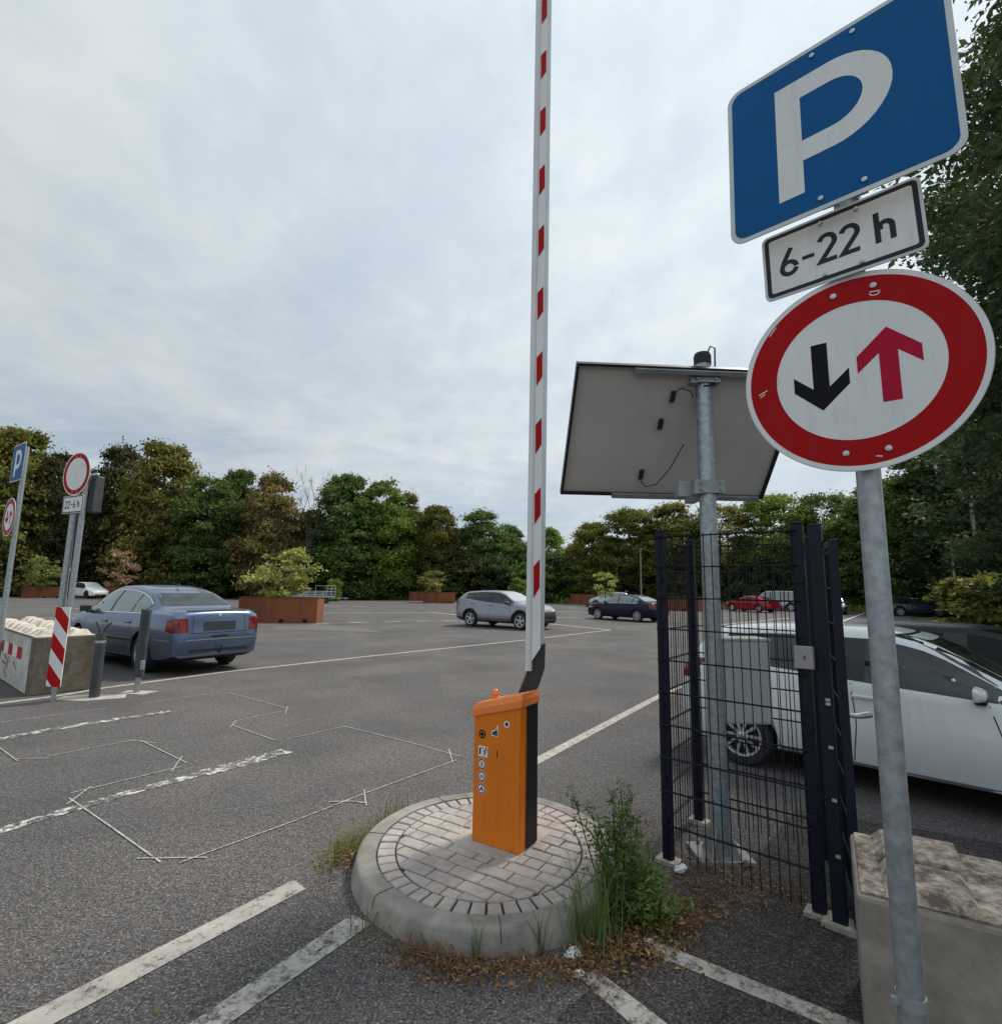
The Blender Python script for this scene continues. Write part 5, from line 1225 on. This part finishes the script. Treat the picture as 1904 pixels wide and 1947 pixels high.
# ------------------------------------------------------------------ trees
def crown_mesh(seed, nl, per, leaf, prof, W_, H_, z0_, gap=0.0, mat='leaf_green', inner=.25):
    """leaf clumps spread over many lobes; prof(t)=relative radius at height t"""
    rg = np.random.default_rng(seed); P = []; Tn = []
    for i in range(nl):
        t = rg.uniform(.02, .98); pr = prof(t)*W_/2
        a_ = rg.uniform(0, 2*np.pi); rr = pr*np.sqrt(rg.uniform(inner, 1.0))*rg.uniform(.8, 1.05)
        lr = W_*rg.choice((.06, .085, .11, .14))*rg.uniform(.85, 1.15)*(.75+.4*prof(t))
        c = np.array([rr*np.cos(a_), rr*np.sin(a_), z0_+t*(H_-z0_)-lr*.5])
        m_ = int(per*(lr/(W_*.12))**2*rg.uniform(.6, 1.3)*(1-gap*rg.random()))
        d = rg.normal(size=(m_, 3)); d /= np.linalg.norm(d, axis=1)[:, None]
        d[:, 2] = np.where(d[:, 2] < -.25, -d[:, 2]*.7, d[:, 2])
        k_ = rg.uniform(.15, 1.0, m_)**.62
        # ragged twigs at the edge of each clump
        k_ = np.where(rg.random(m_) < .30, k_*rg.uniform(1.0, 1.75, m_), k_)
        p = c+d*(k_*lr)[:, None]*np.array([1.1, 1.1, .85])
        P.append(p); Tn.append(np.clip(rg.uniform(.28, .72)+rg.normal(0, .2, m_), 0, 1))
    P = np.concatenate(P); Tn = np.concatenate(Tn); ok = P[:, 2] > .1; P = P[ok]; Tn = Tn[ok]
    return leaf_quads(P, leaf, rg, mat, Tn, flat=.25)
def trunk_mesh(seed, H_, W_, r0, z_split, nb=7, mat='bark', reach=.8):
    rg = random.Random(seed); mb = MB()
    n_ = 7; pts = [(rg.uniform(-.1, .1)*i/n_, rg.uniform(-.1, .1)*i/n_, H_*reach*i/n_) for i in range(n_+1)]
    mb.tube(pts, [r0*(1.25 if i == 0 else 1)*(1-.85*i/n_) for i in range(n_+1)], 9)
    for i in range(nb):
        z_ = z_split+(H_*reach-z_split)*i/nb*.9; a_ = rg.uniform(0, 6.28); ln = W_*.42*rg.uniform(.6, 1.1)*(1-.35*i/nb); up = ln*rg.uniform(.5, 1.0)
        rb_ = r0*.42*(1-.6*i/nb)
        p0 = (0, 0, z_); p1 = (math.cos(a_)*ln*.5, math.sin(a_)*ln*.5, z_+up*.35); p2 = (math.cos(a_+.2)*ln, math.sin(a_+.2)*ln, z_+up)
        mb.tube([p0, p1, p2], [rb_, rb_*.65, rb_*.15], 6)
        a2 = a_+rg.choice((-.8, .8)); p3 = (p1[0]+math.cos(a2)*ln*.4, p1[1]+math.sin(a2)*ln*.4, p1[2]+up*.5); mb.tube([p1, p3], [rb_*.45, rb_*.08], 5)
    me = bpy.data.meshes.new('trunk'); me.from_pydata([tuple(v) for v in mb.v], [], mb.f); me.materials.append(MATS[mat])
    me.polygons.foreach_set('use_smooth', [True]*len(me.polygons)); return me
full = lambda t: (.62+.38*math.sin(math.pi*min(1, t*1.25)))*math.sqrt(max(0, 1-max(0, (t-.55)/.47)**2.2))
ball = lambda t: math.sqrt(max(.02, 1-(2*t-1.0)**2))*.95+.05
tall = lambda t: (.75+.25*math.sin(math.pi*t))*math.sqrt(max(0, 1-max(0, (t-.4)/.62)**2))
KIND = {}
CW, CH = 9.0, 14.0
for nm_, sd0, prof_, z0_, nl, per, gap in (('full', 11, full, .4, 200, 260, .1), ('full2', 12, full, .6, 210, 240, .25), ('tall', 13, tall, .4, 200, 260, .1), ('ball', 14, ball, 3.2, 150, 270, .2), ('airy', 16, ball, 2.6, 120, 180, .5)):
    KIND[nm_] = (crown_mesh(sd0, nl, per, .30, prof_, CW, CH, z0_, gap), trunk_mesh(sd0+50, CH, CW, .30, max(2.0, z0_*.9)))
def use_mat(o, mat):
    for s_ in o.material_slots: s_.link = 'OBJECT'; s_.material = MATS[mat]
trng = random.Random(8)
def tree(xp, top, wp, Y, kind, mat, label, group=None, cat='tree', name='tree'):
    b = aty(xp, 1120, Y); zt = aty(xp, top, Y)[2]; w_ = wp/FPX*Y*math.hypot(1, (xp-CX)/FPX)**.5
    o = empty(name, (b[0], b[1], -.03), label, cat, trng.uniform(0, 6.28), group)
    o.scale = (w_/CW*1.02, w_/CW*1.02, zt/CH*.985)
    for part, me in zip(('crown', 'trunk'), KIND[kind]):
        c = bpy.data.objects.new(part, me); COL.objects.link(c); c.parent = o
        if part == 'crown': use_mat(c, mat)
    return o
ROW = [
 (-2, 806, 150, 58, 'full', 'leaf_olive', 'yellow-green tree at the left edge behind the P sign post'),
 (82, 850, 100, 60, 'tall', 'leaf_brown', 'dark brown tree behind the red-ringed round sign'),
 (206, 838, 120, 66, 'full2', 'leaf_brown', 'dark brownish tree just right of the red-ringed round sign'),
 (292, 834, 150, 64, 'full', 'leaf_gold', 'tall golden-olive tree above the blue-grey saloon'),
 (385, 898, 120, 62, 'tall', 'leaf_green', 'dark green tree left of the rust-brown tree'),
 (440, 886, 110, 66, 'full', 'leaf_green', 'mid-green tree with bright top between golden and rust-brown trees'),
 (505, 892, 120, 63, 'full2', 'leaf_rust', 'rust-brown tree behind the large planter'),
 (650, 896, 150, 66, 'full', 'leaf_green', 'broad green tree right of the thin bare tree'),
 (722, 906, 120, 68, 'tall', 'leaf_bright', 'fresh green tree behind the trailer, right of the broad green one'),
 (770, 930, 80, 70, 'full2', 'leaf_olive', 'slim olive tree with rounded top in the middle of the row'),
 (826, 955, 100, 70, 'full', 'leaf_olive', 'yellowish olive tree above the bushy sapling planter'),
 (912, 965, 120, 72, 'full2', 'leaf_green', 'dark green rounded tree above the grey crossover'),
 (966, 992, 80, 74, 'tall', 'leaf_green', 'small green tree just left of the barrier boom'),
 (1042, 1000, 90, 76, 'full', 'leaf_bright', 'bright green small tree just right of the barrier boom'),
 (1095, 1030, 70, 84, 'full', 'leaf_bright', 'low distant green tree in the gap right of the boom'),
 (1128, 988, 110, 66, 'full', 'leaf_olive', 'olive tree behind the dark navy saloon, left edge of its group'),
 (1200, 962, 130, 64, 'ball', 'leaf_olive', 'broad olive tree under the left end of the solar panel'),
 (1285, 950, 150, 62, 'full2', 'leaf_olive', 'olive tree rising behind the left fence post'),
 (1372, 952, 120, 60, 'airy', 'leaf_gold', 'airy golden tree with sky gaps behind the mast'),
 (1478, 934, 140, 58, 'ball', 'leaf_bright', 'bright green round-topped tree right of the mast'),
 (1575, 930, 120, 56, 'airy', 'leaf_green', 'thin-crowned green tree left of the close sign post'),
 (1700, 905, 190, 50, 'full', 'leaf_green', 'dark green tree just right of the close sign post'),
 (1800, 830, 210, 44, 'full2', 'leaf_green', 'tall dark tree below the round arrow sign'),
 (1930, 700, 260, 38, 'full', 'leaf_dark', 'very tall dark tree at the right edge behind the slim pale pole'),
]
for r_ in ROW: tree(*r_)
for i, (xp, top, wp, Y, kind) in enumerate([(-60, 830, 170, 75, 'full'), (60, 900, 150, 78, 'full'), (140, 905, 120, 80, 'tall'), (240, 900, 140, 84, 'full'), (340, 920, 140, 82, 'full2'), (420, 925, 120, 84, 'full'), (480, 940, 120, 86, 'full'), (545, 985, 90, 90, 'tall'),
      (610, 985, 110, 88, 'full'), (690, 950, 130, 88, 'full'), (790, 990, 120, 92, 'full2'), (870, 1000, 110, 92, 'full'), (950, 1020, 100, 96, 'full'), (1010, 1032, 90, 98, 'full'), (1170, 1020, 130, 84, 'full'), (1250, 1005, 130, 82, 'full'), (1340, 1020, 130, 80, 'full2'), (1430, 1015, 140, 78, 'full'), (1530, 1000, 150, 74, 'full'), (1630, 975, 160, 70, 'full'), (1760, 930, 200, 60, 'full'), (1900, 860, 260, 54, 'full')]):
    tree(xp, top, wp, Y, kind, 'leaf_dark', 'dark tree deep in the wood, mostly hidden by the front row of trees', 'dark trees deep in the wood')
# understorey
BUSH = crown_mesh(31, 60, 190, .30, ball, 5.0, 4.0, -.6, .1); BUSH2 = crown_mesh(32, 55, 190, .28, ball, 5.0, 4.0, -.8, .3)
def bush(xp, top, wp, Y, mat, label, group=None, me=None):
    b = aty(xp, 1120, Y); zt = aty(xp, top, Y)[2]; w_ = wp/FPX*Y
    me = me or trng.choice((BUSH, BUSH2)); o = bpy.data.objects.new('bush', me); COL.objects.link(o)
    o.location = (b[0], b[1], -.05); o.rotation_euler = (0, 0, trng.uniform(0, 6.28)); o.scale = (w_/5, w_/5, (zt+.05)/4.0); use_mat(o, mat)
    return tag(o, label, 'bush', group)
for i in range(46):
    xp = -40+i*42+trng.uniform(-15, 15)
    Y = 60+9*math.exp(-((xp-700)/520)**2) if xp < 1350 else 58-(xp-1350)*.022
    Y += trng.uniform(-.5, 2.5)
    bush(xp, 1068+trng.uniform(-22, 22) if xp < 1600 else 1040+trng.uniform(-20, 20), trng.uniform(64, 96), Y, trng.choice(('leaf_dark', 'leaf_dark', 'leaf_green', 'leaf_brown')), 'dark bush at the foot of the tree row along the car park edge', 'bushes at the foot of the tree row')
bush(1872, 1088, 190, 25, 'leaf_olive', 'rounded olive shrub on the grass bank at the right edge')
bush(985, 1098, 46, 63, 'leaf_bright', 'light green shrub showing above the grey crossover')
bush(1108, 1104, 36, 66, 'leaf_sapling', 'small pale green shrub behind the farther left planter')
bush(632, 1100, 34, 58, 'leaf_bright', 'little light green shrub behind the trailer')
# thin bare trees
def bare_tree(xp, top, Y, label, seed, wide=1.0):
    b = aty(xp, 1120, Y); zt = aty(xp, top, Y)[2]; rg = random.Random(seed); mb = MB()
    def grow(p, d, ln, r_, lev):
        q_ = p+d*ln; mb.tube([p, (p+q_)/2+Vector((rg.uniform(-.04, .04)*ln, rg.uniform(-.04, .04)*ln, 0)), q_], [r_, r_*.8, r_*.6], 5, False)
        if lev == 0: return
        for k_ in range(3 if lev > 1 else 4):
            d2_ = (d+Vector((rg.uniform(-.55, .55)*wide, rg.uniform(-.55, .55)*wide, rg.uniform(.0, .4)))).normalized(); grow(q_, d2_, ln*rg.uniform(.5, .78), r_*.55, lev-1)
    grow(Vector((0, 0, 0)), Vector((.02, 0, 1)), zt*.45, .14, 5)
    o = empty('bare_tree', (b[0], b[1], 0), label, 'tree'); mb.build('branches', 'bark', o); return o
bare_tree(577, 938, 62, 'thin bare tree in the gap left of the broad green tree', 3)
# saplings in the planters
SAPW, SAPH = 2.6, 2.3
SAP = (crown_mesh(41, 46, 70, .15, ball, SAPW, SAPH, .15, .4), trunk_mesh(77, SAPH, SAPW, .05, .25, 6, 'bark'))
SAP2 = (crown_mesh(42, 34, 60, .15, ball, SAPW, SAPH, .2, .6), trunk_mesh(78, SAPH, SAPW, .05, .3, 7, 'bark', .9))
def sapling(xp, top, wp, Y, z_, mat, label, v=SAP, base_y=1135):
    b = aty(xp, base_y, Y); zt = aty(xp, top, Y)[2]; o = empty('sapling', (b[0], b[1], z_), label, 'young tree', trng.uniform(0, 6.28))
    w_ = wp/FPX*Y; o.scale = (w_/SAPW, w_/SAPW, (zt-z_)/SAPH)
    for part, me in zip(('crown', 'trunk'), v):
        c = bpy.data.objects.new(part, me); COL.objects.link(c); c.parent = o
        if part == 'crown': use_mat(c, mat)
sapling(537, 1040, 122, 25.4, 1.0, 'leaf_sapling', 'green sapling growing in the large planter behind the blue-grey saloon')
sapling(78, 1056, 64, 54, 1.0, 'leaf_sapling', 'small green sapling in the far left planter')
sapling(222, 1042, 66, 53, 1.0, 'leaf_pink', 'pinkish brown withered sapling behind the white crossover planter', SAP2)
sapling(823, 1084, 56, 58, 1.0, 'leaf_gold', 'yellowish sapling in the planter left of the grey crossover')
sapling(1150, 1086, 54, 44, 1.0, 'leaf_sapling', 'yellow-green sapling above the roof of the dark navy saloon', SAP2)

# near tree leaning in from the right, and the grassy bank under it
def near_tree(xy, H_, W_, seed, label, leaf=.13, nl=120, per=260, prof=full, z0_=2.2):
    o = empty('tree', (xy[0], xy[1], -.03), label, 'tree')
    me = crown_mesh(seed, nl, per, leaf, prof, W_, H_, z0_, .3, 'leaf_dark', .15); me.name = 'crown'
    link('crown', me, o)
    t = trunk_mesh(seed+3, H_, W_, .32, 3.0, 9); c = bpy.data.objects.new('trunk', t); COL.objects.link(c); c.parent = o
    return o
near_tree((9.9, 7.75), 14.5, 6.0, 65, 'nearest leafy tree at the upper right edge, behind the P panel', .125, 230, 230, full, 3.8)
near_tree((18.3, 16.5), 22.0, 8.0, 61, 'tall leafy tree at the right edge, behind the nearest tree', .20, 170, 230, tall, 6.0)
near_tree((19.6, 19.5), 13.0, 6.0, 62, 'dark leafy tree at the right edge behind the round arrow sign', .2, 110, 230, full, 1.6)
near_tree((10.2, -1.2), 12.5, 8.4, 64, 'broad added tree out of view to the right, shading the right foreground', .22, 120, 240, ball, 3.6)  # unseen tree, added to block sky light over the right foreground
gb = MB(); NX, NY = 26, 26; vs = []; fs = []
for i in range(NX+1):
    for j in range(NY+1):
        y_ = 9+j*1.25; x_ = .86*y_+.6+i*.8; u_ = max(0, min(1, (i*.8-.4)/6)); u_ = u_*u_*(3-2*u_)
        vs.append((x_, y_, -.06+1.5*u_+.10*math.sin(x_*1.7+y_*.9)*u_))
for i in range(NX):
    for j in range(NY): fs.append((i*(NY+1)+j, (i+1)*(NY+1)+j, (i+1)*(NY+1)+j+1, i*(NY+1)+j+1))
gb.add(vs, fs); tag(gb.build('grass_bank', 'grass_bank', smooth=60), kind='structure')
rg = np.random.default_rng(5)
pts = []
for k_ in range(5200):
    y_ = rg.uniform(10, 38); x_ = .86*y_+.6+rg.uniform(0, 16); u_ = max(0, min(1, (x_-.86*y_-1.0)/6)); u_ = u_*u_*(3-2*u_)
    if u_ > .03: pts.append((x_, y_, -.06+1.5*u_+.10*math.sin(x_*1.7+y_*.9)*u_))
tag(blades('bank_grass', pts, .32, .03, 'leaf_olive', .6, 6), kind='stuff')
pts = []
for a_, b_ in zip(lot[5:], lot[6:]):
    for k_ in range(900):
        t = rg.random(); o_ = abs(rg.normal(0, 1.6)); pts.append((a_[0]+(b_[0]-a_[0])*t+rg.normal(0, .3), a_[1]+(b_[1]-a_[1])*t+o_, -.03))
tag(blades('verge_grass', pts, .75, .07, 'leaf_sapling', .5, 8), kind='stuff')

# ------------------------------------------------------------------ weeds, dead leaves, litter round the island
def weed(c, n_, h_, spread, label, seed, heads=True, leaf=.05, dens=1.0, cat='weed', lean=(0, 0)):
    rg = np.random.default_rng(seed); o = empty('weed_clump', (c[0], c[1], 0), label, cat); st_ = MB(); P = []; T_ = []; H_ = []
    for i in range(n_):
        a_ = rg.uniform(0, 6.28); r_ = spread*np.sqrt(rg.random()); b = np.array([r_*np.cos(a_), r_*np.sin(a_), 0])*.55
        hh = h_*rg.uniform(.35, 1.0); tip = b*1.9+np.array([lean[0]*hh, lean[1]*hh, hh])+np.append(rg.normal(0, .045, 2), 0); mid = (b+tip)/2+np.append(rg.normal(0, .02, 2), .03)
        st_.tube([b, mid, tip], [.0042, .0034, .0016], 5, False)
        m_ = int(36*dens*(hh/h_+.35)); tt = rg.uniform(.08, .98, m_)
        q_ = ((1-tt)**2)[:, None]*b+(2*tt*(1-tt))[:, None]*mid+(tt**2)[:, None]*tip
        an = rg.uniform(0, 6.28, m_); rr = rg.uniform(.01, .085, m_)*(1.15-tt*.7)
        P.append(q_+np.stack([np.cos(an)*rr, np.sin(an)*rr, rg.normal(0, .012, m_)], 1)); T_.append(np.clip(rg.normal(.5, .22, m_)-.15*(1-tt), 0, 1))
        if heads and hh > h_*.72:
            d = rg.normal(0, .014, (34, 3)); d[:, 2] *= .4; H_.append(tip+d+np.array([0, 0, .01]))
    st_.build('stem', 'weed_leaf', o)
    P = np.concatenate(P); leaf_quads(P, leaf, rg, 'weed_leaf', np.concatenate(T_), 'leaves', o, flat=.3, aspect=.34)
    if H_:
        H_ = np.concatenate(H_); hd_ = leaf_quads(H_, .012, rg, 'seed_head', rg.random(len(H_)), 'seed_head', o); hd_['kind'] = 'stuff'
    return o
weed((.66, 3.04), 22, .68, .155, 'tall green weed with pale seed heads between island and fence', 21, True, .033, 2.3, lean=(-.06, .02))
weed((.76, 2.98), 13, .30, .15, 'low dense green weed spilling against the fence post', 22, False, .035, 1.8, lean=(.08, 0))
def tuft(name, c, n_, h_, w_, sx, sy, mat, label, seed, lean=.6, rot=0):
    rg = np.random.default_rng(seed); p = rg.normal(size=(n_, 2))*np.array([sx, sy]); cs, sn = math.cos(rot), math.sin(rot)
    p = np.stack([p[:, 0]*cs-p[:, 1]*sn, p[:, 0]*sn+p[:, 1]*cs, np.zeros(n_)], 1)
    o = blades(name, p, h_, w_, mat, lean, seed); o.location = (c[0], c[1], c[2] if len(c) > 2 else 0)
    return tag(o, label, 'grass tuft')
tuft('grass_tuft', (.46, 2.84), 120, .46, .0024, .07, .09, 'weed_leaf', 'thin tall green grass at the front right of the island', 31, .35)
tuft('grass_tuft', (-.93, 3.74), 330, .10, .003, .06, .15, 'mixed_grass', 'dry yellowish grass along the left kerb of the island', 32, 1.5, R(-20))
tuft('grass_tuft', (-.76, 4.16), 50, .12, .003, .05, .10, 'weed_leaf', 'small green grass tuft behind the dry one at the left kerb', 33, .6, R(-35))
tuft('grass_tuft', (-.28, 2.72), 110, .085, .003, .12, .03, 'dry_leaf', 'dead brown grass at the front foot of the kerb', 34, 1.2, R(-12))
tuft('grass_tuft', (-.085, 2.72), 14, .20, .0028, .012, .012, 'weed_leaf', 'single upright grass sprig at the kerb front', 35, .4)
tuft('grass_tuft', (.22, 2.755), 12, .22, .0028, .014, .012, 'mixed_grass', 'sparse pale stalks at the kerb front, right of the upright sprig', 36, .35)
tuft('grass_tuft', (-.62, 2.90), 22, .14, .0028, .06, .04, 'dry_grass', 'few dry blades lying beside the striped line end', 37, 1.4)
tuft('grass_tuft', (-.77, 4.25), 16, .33, .0022, .08, .08, 'dry_grass', 'lone thin dry stalks at the back left of the island', 38, .4)
def litter(name, areas, size, mat, seed, kind='stuff'):
    rg = np.random.default_rng(seed); P = []
    for (x_, y_, sx, sy, rot, n_, hz) in areas:
        if name == 'dead_leaves': n_ = int(n_*(1.2 if y_ < 2.72 else 1.4 if x_ < .9 else 1.0)); hz *= 1.3
        p = rg.normal(size=(n_, 2))*np.array([sx, sy]); cs, sn = math.cos(rot), math.sin(rot); z_ = .008+abs(rg.normal(0, hz, n_))
        P.append(np.stack([x_+p[:, 0]*cs-p[:, 1]*sn, y_+p[:, 0]*sn+p[:, 1]*cs, z_], 1))
    P = np.concatenate(P); P = P[~((((P[:, 0]+.041)/.825)**2+((P[:, 1]-3.614)/.89)**2) < 1)]
    return tag(leaf_quads(P, size, rg, mat, rg.random(len(P)), name, None, flat=.55, aspect=.42), kind=kind)
litter('dead_leaves', [(-.22, 2.63, .17, .05, R(-18), 420, .012), (.08, 2.66, .16, .035, 0, 420, .012), (.42, 2.68, .17, .055, R(28), 620, .02), (.68, 2.83, .16, .09, R(35), 950, .025), (.95, 3.05, .14, .10, R(30), 700, .02), (1.2, 3.25, .20, .10, R(35), 700, .015), (1.28, 3.55, .16, .14, R(20), 420, .012), (1.60, 3.30, .14, .08, R(-40), 220, .012), (-.88, 3.62, .05, .14, R(-20), 260, .012), (1.0, 3.9, .1, .2, R(-20), 160, .01), (1.45, 3.15, .22, .06, R(-35), 160, .008)], .019, 'dry_leaf', 41)
litter('scattered_bits', [(-1.1, 4.2, 1.3, 1.4, 0, 150, .002), (-.3, 2.5, .8, .25, 0, 60, .002), (1.2, 2.75, .4, .25, 0, 46, .002), (-2.5, 5.5, 2.0, 2.0, 0, 120, .002), (1.5, 7, 2, 2.5, 0, 60, .002)], .013, 'seed_head', 42)
litter('yellow_leaves', [(1.05, 2.75, .35, .22, 0, 22, .003), (.3, 2.2, .6, .2, 0, 8, .003), (-.6, 2.6, .4, .2, 0, 8, .003)], .024, 'leaf_gold', 43)
def crumple(c, s_, seed, label):
    rg = random.Random(seed); bm = bmesh.new(); bmesh.ops.create_icosphere(bm, subdivisions=2, radius=1)
    for v in bm.verts: v.co = v.co*(.6+.55*rg.random()); v.co.z *= .5; v.co.x += .35*v.co.y*rg.random()
    me = bpy.data.meshes.new('litter'); bm.to_mesh(me); bm.free(); me.materials.append(MATS['litter_white'])
    o = bpy.data.objects.new('crumpled_litter', me); COL.objects.link(o); o.location = (c[0], c[1], s_*.45); o.scale = (s_, s_*.8, s_); return tag(o, label, 'litter')
crumple((.37, 2.74), .045, 1, 'crumpled white plastic bag at the front of the kerb'); crumple((.375, 2.62), .026, 2, 'small white scrap in front of the crumpled bag')
crumple((.735, 2.84), .032, 3, 'white paper scrap in the dead leaves near the line end'); crumple((1.12, 3.52), .045, 4, 'white crumpled paper at the left fence post foot')
